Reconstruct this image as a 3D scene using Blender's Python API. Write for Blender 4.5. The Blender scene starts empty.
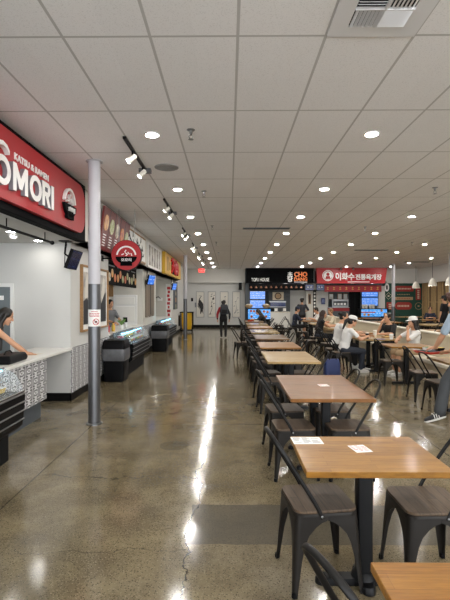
import bpy, bmesh, math, random
from mathutils import Vector, Matrix, Euler
random.seed(7)
PI = math.pi
SC = bpy.context.scene
COL = SC.collection
V = Vector

# ------------------------------------------------------------------ camera
F_PX, CAM_Z, CEIL = 447.0, 1.63, 3.46
cam = bpy.data.cameras.new('camera'); co = bpy.data.objects.new('camera', cam); COL.objects.link(co)
cam.sensor_fit = 'AUTO'; cam.sensor_width = 36.0; cam.lens = F_PX / 600 * 36.0
cam.clip_start = 0.05; cam.clip_end = 200
co.location = (0, 0, CAM_Z); co.rotation_euler = (PI/2, 0, math.atan(4/447))
SC.camera = co

# ------------------------------------------------------------------ materials
def lin(c):
    if isinstance(c, str):
        c = tuple(int(c[i:i+2], 16)/255 for i in (0, 2, 4))
        c = tuple((x/12.92 if x <= .04045 else ((x+.055)/1.055)**2.4) for x in c)
    return (*c[:3], 1.0)

class NT:
    def __init__(s, name):
        s.m = bpy.data.materials.new(name); s.m.use_nodes = True
        s.t = s.m.node_tree; s.b = s.t.nodes['Principled BSDF']
        s.co = s.t.nodes.new('ShaderNodeTexCoord').outputs['Object']
    def n(s, typ, **kw):
        o = s.t.nodes.new('ShaderNode' + typ)
        for k, v in kw.items(): setattr(o, k, v)
        return o
    def put(s, sock, v):
        if isinstance(v, bpy.types.NodeSocket): s.t.links.new(v, sock)
        elif v is not None: sock.default_value = v
    def math(s, op, a, b=None, c=None):
        o = s.n('Math', operation=op)
        s.put(o.inputs[0], a); s.put(o.inputs[1], b)
        if c is not None: s.put(o.inputs[2], c)
        return o.outputs[0]
    def mix(s, f, a, b, mode='MIX'):
        o = s.n('Mix', data_type='RGBA', blend_type=mode)
        s.put(o.inputs[0], f); s.put(o.inputs[6], a); s.put(o.inputs[7], b)
        return o.outputs[2]
    def noise(s, scale, detail=3, vec=None, rough=.5):
        o = s.n('TexNoise'); s.put(o.inputs['Vector'], vec or s.co)
        o.inputs['Scale'].default_value = scale; o.inputs['Detail'].default_value = detail
        o.inputs['Roughness'].default_value = rough
        return o.outputs[0]
    def mapped(s, scale, loc=(0, 0, 0), rot=(0, 0, 0)):
        o = s.n('Mapping'); s.put(o.inputs[0], s.co)
        o.inputs['Scale'].default_value = scale; o.inputs['Location'].default_value = loc; o.inputs['Rotation'].default_value = rot
        return o.outputs[0]
    def ramp(s, f, stops):
        o = s.n('ValToRGB'); s.put(o.inputs[0], f); e = o.color_ramp.elements
        while len(e) < len(stops): e.new(.5)
        for k, (p, c) in zip(e, stops): k.position = p; k.color = c if len(c) == 4 else (*c, 1)
        return o.outputs[0]
    def sep(s, vec=None):
        o = s.n('SeparateXYZ'); s.put(o.inputs[0], vec or s.co); return o.outputs
    def bump(s, h, strength=.2, dist=.01):
        o = s.n('Bump'); s.put(o.inputs['Height'], h)
        o.inputs['Strength'].default_value = strength; o.inputs['Distance'].default_value = dist
        s.put(s.b.inputs['Normal'], o.outputs[0])
    def set(s, **kw):
        for k, v in kw.items(): s.put(s.b.inputs[k.replace('_', ' ')], v)
        return s.m

def M(name, col, rough=.5, metal=0, var=.12, scale=6, bump=0, bscale=80, coat=0, spec=None):
    """plain surface whose own colour wanders a little"""
    t = NT(name); c = lin(col)
    d = tuple(max(0, x*(1-var)) for x in c[:3]) + (1,); l = tuple(min(1, x*(1+var)) for x in c[:3]) + (1,)
    t.set(Base_Color=t.mix(t.noise(scale), d, l), Roughness=rough, Metallic=metal, Coat_Weight=coat)
    if spec is not None: t.b.inputs['Specular IOR Level'].default_value = spec
    if bump: t.bump(t.noise(bscale, 2), bump, .004)
    return t.m
def EM(name, col, strength, pattern=None):
    t = NT(name); c = lin(col)
    v = t.mix(t.noise(5), tuple(x*.9 for x in c[:3]) + (1,), c)
    t.set(Base_Color=(.02, .02, .02, 1), Emission_Color=v, Emission_Strength=strength, Roughness=.3)
    return t.m
def GLASS(name, alpha=.18, col='dfe8ea'):
    t = NT(name); t.set(Base_Color=lin(col), Roughness=.04, Alpha=alpha); t.b.inputs['Specular IOR Level'].default_value = .3
    return t.m
def WOOD(name, a, b, pw=.05, pl=.45, rough=.3, coat=.35, rot=0, seam=.8, gap=.0012):
    t = NT(name)
    v = t.mapped((1, 1, 1), rot=(0, 0, rot))
    br = t.n('TexBrick'); t.put(br.inputs['Vector'], v)
    br.inputs['Color1'].default_value = lin(a); br.inputs['Color2'].default_value = lin(b)
    br.inputs['Mortar'].default_value = tuple(x*seam for x in lin(a)[:3]) + (1,)
    br.inputs['Scale'].default_value = 1; br.inputs['Mortar Size'].default_value = gap
    br.inputs['Brick Width'].default_value = pl; br.inputs['Row Height'].default_value = pw; br.inputs['Bias'].default_value = 0
    o = t.n('Mapping'); t.put(o.inputs[0], v); o.inputs['Scale'].default_value = (2.2, 26, 8)
    g = t.noise(3.2, 6, o.outputs[0], .65)
    c = t.mix(.55, br.outputs[0], t.ramp(g, [(.25, tuple(x*.62 for x in lin(a)[:3])), (.75, tuple(min(1, x*1.25) for x in lin(b)[:3]))]))
    blot = t.noise(2.6, 3)
    c = t.mix(t.math('MULTIPLY', blot, .35), c, tuple(x*.72 for x in lin(a)[:3]) + (1,))
    t.set(Base_Color=c, Roughness=t.math('ADD', t.math('MULTIPLY', t.noise(3), .22), rough - .06), Coat_Weight=coat*.6)
    t.b.inputs['Specular IOR Level'].default_value = .32
    t.b.inputs['Coat Roughness'].default_value = .12
    t.bump(g, .12, .003)
    return t.m

def line(t, x, at, half):      # 1 inside the line
    return t.math('LESS_THAN', t.math('ABSOLUTE', t.math('SUBTRACT', x, at)), half)

def floor_mat():
    t = NT('polished_concrete'); x, y, z = t.sep()
    big = t.noise(.55, 5, None, .6); mid = t.noise(2.4, 5, None, .65); fine = t.noise(38, 3, None, .7)
    c = t.ramp(big, [(.3, lin('6b5f45')), (.5, lin('8f8266')), (.68, lin('a09683'))])
    c = t.mix(t.ramp(mid, [(.35, (0, 0, 0)), (.7, (.85, .85, .85))]), c, lin('5a513f'))
    vo = t.n('TexVoronoi'); t.put(vo.inputs['Vector'], t.co); vo.inputs['Scale'].default_value = 85
    c = t.mix(t.math('MULTIPLY', t.math('LESS_THAN', vo.outputs['Distance'], .25), .55), c, lin('b3a68c'))
    vo2 = t.n('TexVoronoi'); t.put(vo2.inputs['Vector'], t.co); vo2.inputs['Scale'].default_value = 66
    c = t.mix(t.math('MULTIPLY', t.math('LESS_THAN', vo2.outputs['Distance'], .29), .62), c, lin('29241b'))
    c = t.mix(t.math('MULTIPLY', fine, .35), c, lin('3c3629'))
    # a grey cast patch let into the slab
    wob = t.math('MULTIPLY', t.math('SUBTRACT', t.noise(3), .5), .05)
    inx = t.math('MULTIPLY', t.math('GREATER_THAN', t.math('ADD', x, wob), -.29), t.math('LESS_THAN', x, 1.9))
    iny = t.math('MULTIPLY', t.math('GREATER_THAN', t.math('ADD', y, wob), 2.98), t.math('LESS_THAN', t.math('ADD', y, wob), 3.56))
    c = t.mix(t.math('MULTIPLY', t.math('MULTIPLY', inx, iny), .72), c, t.mix(mid, lin('44423c'), lin('55524c')))
    # cracks and saw cuts
    wig = t.math('MULTIPLY', t.math('SUBTRACT', t.noise(2.2, 6, None, .65), .5), .28)
    xc = t.math('ADD', x, wig)
    cr = t.math('MULTIPLY', line(t, xc, -.27, .0045), t.math('LESS_THAN', y, 11))
    yc = t.math('ADD', y, t.math('MULTIPLY', wig, 1.5))
    for at, lo, hi in ((4.1, -1.8, -.3), (2.9, -1.4, -.25), (6.7, -1.8, .6), (9.2, -.3, 4)):
        k = t.math('MULTIPLY', line(t, yc, at, .004), t.math('MULTIPLY', t.math('GREATER_THAN', x, lo), t.math('LESS_THAN', x, hi)))
        cr = t.math('MAXIMUM', cr, t.math('MULTIPLY', k, .7))
    for at in (-1.78, 2.3, 6.4): cr = t.math('MAXIMUM', cr, t.math('MULTIPLY', line(t, x, at, .005), .75))
    for at in (5.86, 12.1, 18.4): cr = t.math('MAXIMUM', cr, t.math('MULTIPLY', line(t, y, at, .006), .6))
    c = t.mix(cr, c, lin('2b261c'))
    # round repair stains
    for sx, sy, r, a in ((-.62, 5.0, .16, .5), (-.05, 6.2, .17, .45), (.2, 7.6, .2, .4), (-1.18, 2.42, .17, .3), (.42, 9.4, .22, .4)):
        d = t.math('SQRT', t.math('ADD', t.math('POWER', t.math('ADD', t.math('SUBTRACT', x, sx), wig), 2), t.math('POWER', t.math('SUBTRACT', y, sy), 2)))
        c = t.mix(t.math('MULTIPLY', t.math('LESS_THAN', d, r), a), c, lin('4a4538'))
    r = t.math('ADD', t.math('MULTIPLY', mid, .18), .035)
    t.set(Base_Color=c, Roughness=r); t.b.inputs['Specular IOR Level'].default_value = .48
    t.bump(t.noise(9, 3), .022, .01)
    return t.m

def ceil_mat():
    t = NT('ceiling_tiles'); x, y, z = t.sep()
    def grid(u, ph, step):
        f = t.math('FRACT', t.math('ADD', t.math('DIVIDE', t.math('SUBTRACT', u, ph), step), .5))
        return t.math('MULTIPLY', t.math('ABSOLUTE', t.math('SUBTRACT', f, .5)), step)
    d = t.math('MINIMUM', grid(x, .061, .61), grid(y, 3.10, 1.22))
    bar = t.math('LESS_THAN', d, .0105)
    pits = t.noise(95, 2, None, .7)
    v = t.n('TexVoronoi'); t.put(v.inputs['Vector'], t.mapped((1/.61, 1/1.22, 1), (-.1, -.541, 0))); v.inputs['Scale'].default_value = 1; v.inputs['Randomness'].default_value = 0
    tone = t.math('MULTIPLY', t.sep(v.outputs['Color'])[0], .25)
    c = t.mix(tone, lin('efeeee'), lin('e2e1e0'))
    c = t.mix(t.math('MULTIPLY', t.math('LESS_THAN', pits, .4), .28), c, lin('b5b3b1'))
    c = t.mix(bar, c, lin('bdbbb9'))
    t.set(Base_Color=c, Roughness=.85)
    t.bump(pits, .25, .004)
    return t.m

def lattice_mat():
    """white tiles printed with a dark bracket lattice; works on any upright face"""
    t = NT('lattice_tile'); x, y, z = t.sep()
    u = t.math('FRACT', t.math('DIVIDE', t.math('ADD', x, y), .2)); w = t.math('FRACT', t.math('DIVIDE', z, .16))
    a = t.math('ABSOLUTE', t.math('SUBTRACT', u, .5)); b = t.math('ABSOLUTE', t.math('SUBTRACT', w, .5))
    m = t.math('MAXIMUM', a, b)
    ring = t.math('MULTIPLY', line(t, m, .40, .06), t.math('GREATER_THAN', a, .14))
    ring2 = t.math('MULTIPLY', line(t, m, .21, .05), t.math('GREATER_THAN', b, .07))
    dia = t.math('LESS_THAN', t.math('ADD', a, b), .10)
    k = t.math('MAXIMUM', t.math('MAXIMUM', ring, ring2), dia)
    grout = t.math('MULTIPLY', t.math('GREATER_THAN', b, .485), .5)
    c = t.mix(t.math('MULTIPLY', k, .95), lin('e2e2e3'), lin('303136'))
    c = t.mix(grout, c, lin('8b8b8c'))
    t.set(Base_Color=c, Roughness=.35)
    return t.m

def photo_mat(name, cols, sc=9):
    """printed food picture: blotches of the dish's colours on dark ground"""
    t = NT(name); n = t.noise(sc, 4, None, .6)
    k = len(cols); t.set(Base_Color=t.ramp(n, [(.25 + .5*i/(k-1), lin(c)) for i, c in enumerate(cols)]), Roughness=.35)
    return t.m
def screen_mat(name, a, b, strength, sc=8):
    t = NT(name); n = t.noise(sc, 2); x, y, z = t.sep()
    rows = t.math('LESS_THAN', t.math('FRACT', t.math('MULTIPLY', z, 9)), .22)
    c = t.mix(t.math('MULTIPLY', rows, t.math('GREATER_THAN', n, .5)), lin(a), lin(b))
    t.set(Base_Color=(.01, .01, .012, 1), Emission_Color=c, Emission_Strength=strength, Roughness=.15)
    return t.m

MAT = dict(
    floor=floor_mat(), ceil=ceil_mat(), lattice=lattice_mat(),
    wall=M('wall_paint', 'cdcdca', .7, var=.03, scale=2, bump=.05),
    warmwall=M('warm_wall_paint', 'd2cfc6', .7, var=.03, scale=2),
    bulk=M('bulkhead_paint', 'd5d3cd', .75, var=.03),
    soffit=M('soffit_paint', 'c9c9c6', .8, var=.03),
    dgrey=M('dark_grey_paint', '4a5055', .6), greydoor=M('grey_door_paint', '6b7478', .45, var=.05),
    black=M('black_plastic', '0d0d0f', .45, var=.2, spec=.12), blackmat=M('matt_black', '101012', .65, var=.2, spec=.18),
    base=M('black_base', '0c0c0d', .55, spec=.15),
    white=M('white_laminate', 'e6e5e0', .3, var=.03), whitem=M('white_metal', 'e4e4e2', .4, var=.03),
    steel=M('brushed_steel', '9c9ea0', .32, 1.0, var=.1, scale=3), darksteel=M('gunmetal_column', '6e6f72', .36, .75, var=.12, scale=3),
    polewhite=M('pole_paint', 'b9b8bd', .5, var=.04), chrome=M('chrome', 'cfcfd2', .15, 1.0, var=.05),
    chair=M('gunmetal_chair', '24211e', .45, .35, var=.3, scale=9, spec=.3), hoop=M('black_chair_tube', '191817', .42, .3, var=.2, spec=.3),
    seat=WOOD('dark_seat_wood', '41352a', '6c5946', .06, 2.0, .5, .0, seam=.25, gap=.003),
    iron=M('black_iron', '0d0e10', .45, .0, var=.2, spec=.25),
    red=M('sign_red', 'ae242a', .5, var=.06), dred=M('dark_red', '8f1d22', .5, var=.1),
    lwhite=M('letter_white', 'f2f1ef', .4, var=.02), orange=M('letter_orange', 'f08238', .45, var=.04),
    signblack=M('sign_black', '0b0c0e', .7, spec=.06), signred=M('shop_sign_red', 'b02026', .4, var=.08),
    yellow=M('yellow_vinyl', 'e3b012', .45, var=.1), signyellow=M('sign_yellow', 'd6a92a', .45, var=.12),
    navy=M('navy_panel', '18245a', .35), frame=WOOD('oak_frame', '9c7850', 'b28c61', .05, .8, .5, .1),
    paper=M('paper', 'efefec', .6, var=.02), ink=M('ink', '26262a', .6), redink=M('red_ink', 'b8343a', .6),
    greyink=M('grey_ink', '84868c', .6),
    art=M('artwork_paper', 'dedad0', .65, var=.04), glass=GLASS('clear_glass', .09), plastic=GLASS('clear_liner', .42, 'b9bbbd'),
    beige=M('beige_upholstery', 'c2b59c', .6, var=.06, scale=3), cream=M('cream_laminate', 'e2dccb', .35, var=.03),
    green=M('dark_green_paint', '1d4a3d', .6, var=.1), tan=M('tan_panel', 'b99a75', .6), brick=M('brick_red_panel', 'a3352f', .55, var=.1),
    slat=WOOD('slat_oak', 'b19468', 'c6ab7d', .2, 3.0, .55, .05), slatback=M('slat_backing', '6d5a3e', .7),
    pink=M('pink_package', 'd98792', .5), foodred=M('red_package', 'c2302c', .45), foodgreen=M('green_package', '6a8f4a', .5),
    foodwhite=M('white_package', 'e2e0da', .5), foodyel=M('yellow_package', 'd8b545', .5),
    skin=M('skin', 'c99878', .55, var=.05), skin2=M('skin_tan', 'b78464', .55, var=.05),
    eye=M('eye', '1c1614', .25), lip=M('lip', 'a5615a', .5),
    hair=M('black_hair', '18130f', .45, var=.35, scale=30), brownhair=M('dark_brown_hair', '34221b', .5, var=.3, scale=30),
    redhair=M('auburn_hair', '4a2a20', .55, var=.3, scale=30), blond=M('light_brown_hair', '8f6c48', .55, var=.25, scale=30),
    cblack=M('black_cloth', '17171a', .8, var=.2), cwhite=M('white_cotton', 'e0dfdc', .8, var=.04), cgrey=M('grey_cotton', '6f7174', .8),
    cdgrey=M('charcoal_cotton', '37393f', .8), cnavy=M('navy_cotton', '1c2438', .8), jeans=M('dark_denim', '262c38', .8, var=.2),
    gjeans=M('grey_denim', '3e4144', .8, var=.2), cblue=M('light_blue_cotton', 'a9bccd', .8), cred=M('red_jacket', 'a3222b', .7),
    ccream=M('cream_cotton', 'd6cab2', .8), khaki=M('tan_cotton', 'a38a6a', .8),
    shoe=M('white_shoe', 'd9d8d4', .6), shoeb=M('black_shoe', '1b1b1d', .55),
    bag=M('blue_nylon', '2a3866', .6), tray=M('red_tray', 'd4412f', .4), vent=M('vent_enamel', 'dededf', .45, var=.02),
    ventdark=M('vent_inside', '1e1f22', .8), lampwhite=M('pendant_enamel', 'e6e2d6', .4, var=.02),
    trim=M('lamp_trim', 'e8e8e8', .5, var=.01),
)
MAT['lamp'] = EM('downlight_glow', (1.0, .965, .91), 520)
MAT['shoplamp'] = EM('shop_downlight_glow', (1.0, .96, .9), 110)
MAT['spotglow'] = EM('spot_glow', (1.0, .95, .88), 45)
MAT['led'] = EM('case_led', (.25, .72, 1.0), 6)
MAT['ledw'] = EM('white_led', (.8, .93, 1.0), 4)
MAT['exit'] = EM('exit_glow', (1.0, .05, .04), 2.2)
MAT['blue'] = screen_mat('blue_screen', '3f7de8', '9fc2ff', 1.0)
MAT['navyscr'] = screen_mat('navy_screen', '1b2c5e', '2c4a8e', .45)
MAT['orderscr'] = screen_mat('order_screen', '10204a', '1d3570', .35)
MAT['menu'] = screen_mat('menu_screen', '5a92ee', 'c9dcfb', 1.0, 14)
MAT['foodscr'] = screen_mat('lit_menu', '4aa0f0', 'e6f0fa', 1.0, 11)

# ------------------------------------------------------------------ mesh building
class MB:
    def __init__(s): s.v = []; s.f = []
    def add(s, vs, fs):
        b = len(s.v); s.v += [V(p) for p in vs]; s.f += [tuple(i+b for i in f) for f in fs]; return s
    def box(s, x0, x1, y0, y1, z0, z1):
        p = [(x, y, z) for z in (z0, z1) for y in (y0, y1) for x in (x0, x1)]
        return s.add(p, [(0, 2, 3, 1), (4, 5, 7, 6), (0, 1, 5, 4), (2, 6, 7, 3), (0, 4, 6, 2), (1, 3, 7, 5)])
    def loft(s, rings, cap=True, close=True):
        n = len(rings[0]); vs = [p for r in rings for p in r]; fs = []
        for i in range(len(rings)-1):
            for j in range(n if close else n-1):
                k = (j+1) % n
                fs.append((i*n+j, i*n+k, (i+1)*n+k, (i+1)*n+j))
        if cap: fs += [tuple(range(n))[::-1], tuple((len(rings)-1)*n+j for j in range(n))]
        return s.add(vs, fs)
    def cyl(s, p0, p1, r0, r1=None, n=16):
        return s.tube([p0, p1], [r0, r0 if r1 is None else r1], n)
    def tube(s, pts, rad, n=10, flat=1.0, up=None):
        pts = [V(p) for p in pts]; rad = rad if isinstance(rad, (list, tuple)) else [rad]*len(pts)
        rings = []; ref = None
        for i, p in enumerate(pts):
            d = (pts[min(i+1, len(pts)-1)] - pts[max(i-1, 0)]).normalized()
            if ref is None:
                ref = V(up) if up else (V((0, 0, 1)) if abs(d.z) < .9 else V((1, 0, 0)))
            a = (ref - d*ref.dot(d)).normalized(); ref = a; b = d.cross(a)
            rings.append([p + a*math.cos(2*PI*j/n)*rad[i] + b*math.sin(2*PI*j/n)*rad[i]*flat for j in range(n)])
        return s.loft(rings)
    def lathe(s, prof, c=(0, 0, 0), n=24):
        c = V(c)
        return s.loft([[c + V((r*math.cos(2*PI*j/n), r*math.sin(2*PI*j/n), z)) for j in range(n)] for r, z in prof])
    def ell(s, c, r, rot=None, nu=14, nv=9):
        c = V(c); r = r if isinstance(r, (tuple, list)) else (r, r, r); rings = []
        for i in range(1, nv):
            t = PI*i/nv
            ring = [V((r[0]*math.sin(t)*math.cos(2*PI*j/nu), r[1]*math.sin(t)*math.sin(2*PI*j/nu), -r[2]*math.cos(t))) for j in range(nu)]
            rings.append([c + ((rot @ p) if rot else p) for p in ring])
        return s.loft(rings)
    def cap(s, p0, p1, r0, r1):
        """capsule with tapering radius"""
        p0, p1 = V(p0), V(p1); d = (p1-p0); L = d.length; d.normalize()
        a = d.orthogonal().normalized(); b = d.cross(a); rings = []
        for k in (-.97, -.7, -.35, 0): rings.append((p0 + d*r0*k, r0*math.sqrt(1-k*k)))
        for k in (0, .35, .7, .97): rings.append((p1 + d*r1*k, r1*math.sqrt(1-k*k)))
        return s.loft([[c + (a*math.cos(2*PI*j/12)+b*math.sin(2*PI*j/12))*r for j in range(12)] for c, r in rings])
    def prism(s, poly, d, fr=None):
        """polygon in the (u,v) plane pushed by depth d along w; fr = (origin, u, v)"""
        o, u, v = fr or (V((0, 0, 0)), V((1, 0, 0)), V((0, 1, 0))); u, v, o = V(u), V(v), V(o); w = u.cross(v)
        a = [o + u*p[0] + v*p[1] for p in poly]
        return s.loft([a, [p + w*d for p in a]])
    def xf(s, m):
        s.v = [m @ p for p in s.v]; return s
    def mesh(s, name, smooth=35):
        me = bpy.data.meshes.new(name); me.from_pydata([tuple(p) for p in s.v], [], s.f)
        bm = bmesh.new(); bm.from_mesh(me); bmesh.ops.recalc_face_normals(bm, faces=bm.faces); bm.to_mesh(me); bm.free()
        if smooth:
            me.polygons.foreach_set('use_smooth', [True]*len(me.polygons)); me.set_sharp_from_angle(angle=math.radians(smooth))
        return me
    def build(s, name, mat, parent=None, bevel=0, smooth=35, loc=None):
        o = bpy.data.objects.new(name, s.mesh(name, smooth)); COL.objects.link(o)
        o.data.materials.append(MAT[mat] if isinstance(mat, str) else mat)
        if parent: o.parent = parent
        if loc: o.location = loc
        if bevel:
            b = o.modifiers.new('bevel', 'BEVEL'); b.width = bevel; b.segments = 2; b.limit_method = 'ANGLE'; b.angle_limit = .6
            o.data.polygons.foreach_set('use_smooth', [True]*len(o.data.polygons))
            w = o.modifiers.new('wn', 'WEIGHTED_NORMAL'); w.keep_sharp = True
        return o
def B(*a): return MB().box(*a)
def tag(o, label, cat, group=None, kind=None):
    o['label'] = label; o['category'] = cat
    if group: o['group'] = group
    if kind: o['kind'] = kind
    return o
def thing(name, label, cat, loc=(0, 0, 0), rz=0, group=None):
    o = bpy.data.objects.new(name, None); o.empty_display_size = .1; COL.objects.link(o)
    o.location = loc; o.rotation_euler = (0, 0, rz)
    return tag(o, label, cat, group)
def struct(name, mb, mat, label=None, bevel=0, smooth=35):
    o = mb.build(name, mat, None, bevel, smooth); o['kind'] = 'structure'
    if label: o['label'] = label
    return o
def dup(root, loc, rz, label, group=None):
    r = root.copy(); COL.objects.link(r); r.location = loc; r.rotation_euler = (0, 0, rz); r['label'] = label
    if group: r['group'] = group
    for ch in list(root.children):
        c = ch.copy(); COL.objects.link(c); c.parent = r
        for g in list(ch.children):
            d = g.copy(); COL.objects.link(d); d.parent = c
    return r
def rrect(w, h, r, n=8, cx=0, cy=0):
    pts = []
    for sx, sy, a0 in ((1, 1, 0), (-1, 1, PI/2), (-1, -1, PI), (1, -1, 3*PI/2)):
        for k in range(n+1):
            a = a0 + PI/2*k/n
            pts.append((cx + sx*(w/2-r) + r*math.cos(a), cy + sy*(h/2-r) + r*math.sin(a)))
    return pts
def circ(r, n=32, cx=0, cy=0, a0=0, a1=2*PI):
    full = abs(a1-a0-2*PI) < 1e-6
    return [(cx + r*math.cos(a0+(a1-a0)*k/(n if full else n-1)), cy + r*math.sin(a0+(a1-a0)*k/(n if full else n-1))) for k in range(n)]
def arcband(r0, r1, a0, a1, n=20, cx=0, cy=0):
    return circ(r1, n, cx, cy, a0, a1) + circ(r0, n, cx, cy, a0, a1)[::-1]
EAST = (V((0, 1, 0)), V((0, 0, 1)))       # a face looking towards +x (shops on the left): reads along +y
SOUTH = (V((1, 0, 0)), V((0, 0, 1)))      # a face looking towards the camera (-y): reads along +x
def fr(o, axes): return (V(o), axes[0], axes[1])

def text(name, s, w, h, d, frame, mat, parent, bold=.012):
    """solid lettering fitted into a w x h box centred on the frame's origin, standing d proud"""
    cu = bpy.data.curves.new('lettering', 'FONT'); cu.body = s; cu.align_x = 'CENTER'; cu.offset = bold; cu.extrude = .5; cu.resolution_u = 4
    cu.space_line = .85
    o = bpy.data.objects.new('lettering', cu); COL.objects.link(o)
    dg = bpy.context.evaluated_depsgraph_get(); dg.update()
    me = bpy.data.meshes.new_from_object(o.evaluated_get(dg)); bpy.data.objects.remove(o); bpy.data.curves.remove(cu)
    xs = [v.co.x for v in me.vertices]; ys = [v.co.y for v in me.vertices]
    x0, x1, y0, y1 = min(xs), max(xs), min(ys), max(ys)
    O, U, W = frame; N = U.cross(W)
    for v in me.vertices:
        a = (v.co.x-(x0+x1)/2)/(x1-x0)*w; b = (v.co.y-(y0+y1)/2)/(y1-y0)*h; c = (v.co.z+.5)*d
        v.co = O + U*a + W*b + N*c
    bm = bmesh.new(); bm.from_mesh(me); bmesh.ops.remove_doubles(bm, verts=bm.verts, dist=.0002); bmesh.ops.recalc_face_normals(bm, faces=bm.faces); bm.to_mesh(me); bm.free()
    me.polygons.foreach_set('use_smooth', [False]*len(me.polygons)); me.materials.clear()
    r = bpy.data.objects.new(name, me); me.name = name; COL.objects.link(r); me.materials.append(MAT[mat]); r.parent = parent
    return r

# ------------------------------------------------------------------ the room
XR, YB, YF = 11.3, -4.0, 26.5           # right wall, open end behind the photographer, far wall
struct('floor', B(-6.2, 13.5, YB, YF+3, -.1, 0), 'floor')
struct('ceiling', B(-6.2, 13.5, YB, YF+3, CEIL, CEIL+.1), 'ceil')
struct('wall_left', B(-5.8, -5.6, YB, YF+.2, 0, CEIL), 'wall')
struct('wall_back', B(-5.6, .96, YF, YF+.2, 0, CEIL), 'wall')
struct('wall_kitchen', B(.5, 13, YF+1.6, YF+1.8, 0, CEIL), 'dgrey')
# far bulkheads
struct('trim_1', B(-2.56, .94, YF-.25, YF, 2.64, CEIL), 'bulk')
struct('trim_2', B(9.08, XR, YF-.3, YF+.2, 2.6, CEIL), 'bulk')
struct('trim_3', B(XR-.3, XR+.2, -2, YF-.3, 2.6, CEIL), 'bulk')
struct('trim_4', B(4.85, 5.0, YF-.3, YF+1.6, 0, CEIL), 'bulk')
struct('baseboard_back', B(-2.5, .94, YF-.02, YF, 0, .16), 'base')
# right wall with upright battens
struct('wall_right', B(XR, XR+.2, -2, YF, 0, 2.6), 'slatback')
w = MB()
y = YF-.35; 
while y > 8:
    w.box(XR-.05, XR, y-.11, y, .05, 2.6); y -= random.choice([.2, .26, .42])
w.box(XR-.03, XR, 8, YF-.3, 1.5, 1.54)
struct('trim_5', w, 'slat')
# partitions between the left-hand shops
struct('wall_partition', B(-5.6, -2.56, 7.2, 7.34, 0, 2.55), 'wall')
struct('wall_partition_second', B(-5.6, -2.56, 13.25, 13.4, 0, 2.55), 'warmwall')
struct('wall_partition_third', B(-5.6, -2.56, 20.0, 20.15, 0, 2.55), 'warmwall')
struct('wall_pier', B(-2.72, -2.56, 7.34, 9.46, 0, 2.55), 'wall')
struct('wall_pier_second', B(-2.72, -2.56, 13.4, 15.6, 0, 2.55), 'warmwall')
struct('wall_pier_third', B(-2.72, -2.56, 20.15, YF, 0, 2.55), 'wall')
struct('wall_fascia', B(-2.72, -2.42, 7.2, 21.4, 2.55, CEIL), 'bulk')
struct('wall_fascia_second', B(-2.72, -2.56, 21.4, YF, 2.55, CEIL), 'bulk')
struct('ceiling_shops', B(-5.6, -2.42, YB, 21.4, 2.55, 2.62), 'soffit')
struct('baseboard_left', MB().box(-3.7, -2.545, 7.18, 7.2, 0, .13).box(-2.56, -2.545, 7.18, 9.46, 0, .13), 'base')
struct('baseboard_left_second', MB().box(-4, -2.545, 13.23, 13.25, 0, .13).box(-2.56, -2.545, 13.23, 15.6, 0, .13), 'base')
struct('baseboard_left_third', MB().box(-4, -2.545, 19.98, 20.0, 0, .13).box(-2.56, -2.545, 19.98, YF, 0, .13), 'base')
struct('trim_6', B(-2.56, -2.54, 7.2, 9.46, .13, .86), 'lattice')
struct('trim_7', B(-2.56, -2.54, 13.25, 15.6, .13, .86), 'lattice')
# grey door in the first partition
d = struct('door_1', B(-4.45, -3.52, 7.15, 7.2, 0, 1.84), 'greydoor')
B(-4.45, -3.47, 7.17, 7.195, 1.84, 1.90).build('door_frame', 'whitem', d)
B(-3.52, -3.47, 7.16, 7.195, 0, 1.84).build('door_frame', 'whitem', d)
B(-3.85, -3.62, 7.14, 7.15, 1.63, 1.70).build('door_sign', 'paper', d)
MB().tube([(-4.3, 7.15, .95), (-4.3, 7.1, .95), (-4.2, 7.1, .95)], .012).build('door_handle', 'chrome', d)
# second door: white panelled cabinet wall in shop two
d = struct('door_2', MB().box(-3.42, -2.72, 13.19, 13.25, .85, 1.78), 'whitem', bevel=.01)
B(-3.36, -2.78, 13.17, 13.19, 1.0, 1.44).build('door_panel', 'white', d, .01)
B(-3.36, -2.78, 13.17, 13.19, 1.5, 1.72).build('door_panel', 'white', d, .01)
B(-3.12, -3.0, 13.14, 13.19, .93, 1.12).build('door_handle', 'black', d)

# steel columns
def column(name, x, y, r, label, split):
    t = thing(name, label, 'column', (x, y, 0), 0, 'round steel columns')
    MB().lathe([(r, .0), (r, split)], n=32).build('lower_sleeve', 'darksteel', t)
    MB().lathe([(r*.985, split), (r*.985, CEIL)], n=32).build('upper_shaft', 'polewhite', t)
    MB().lathe([(r+.025, 0), (r+.025, .012), (r+.004, .02)], n=32).build('floor_ring', 'steel', t)
    MB().lathe([(r+.03, CEIL-.012), (r+.03, CEIL-.001)], n=32).build('ceiling_ring', 'polewhite', t)
    return t
column('column', -1.776, 5.88, .079, 'round column with pasted notice beside the first red-signed shop', 1.84)
column('column', -1.80, 18.4, .079, 'slim far column in front of the yellow cart on the left', 1.68)
column('column', 8.62, 17.4, .09, 'column with white upper shaft cut by the right edge of the photo', 1.75)
column('column', 8.32, 22.7, .085, 'slim column in front of the dark green panelled wall', 1.3)
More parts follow.
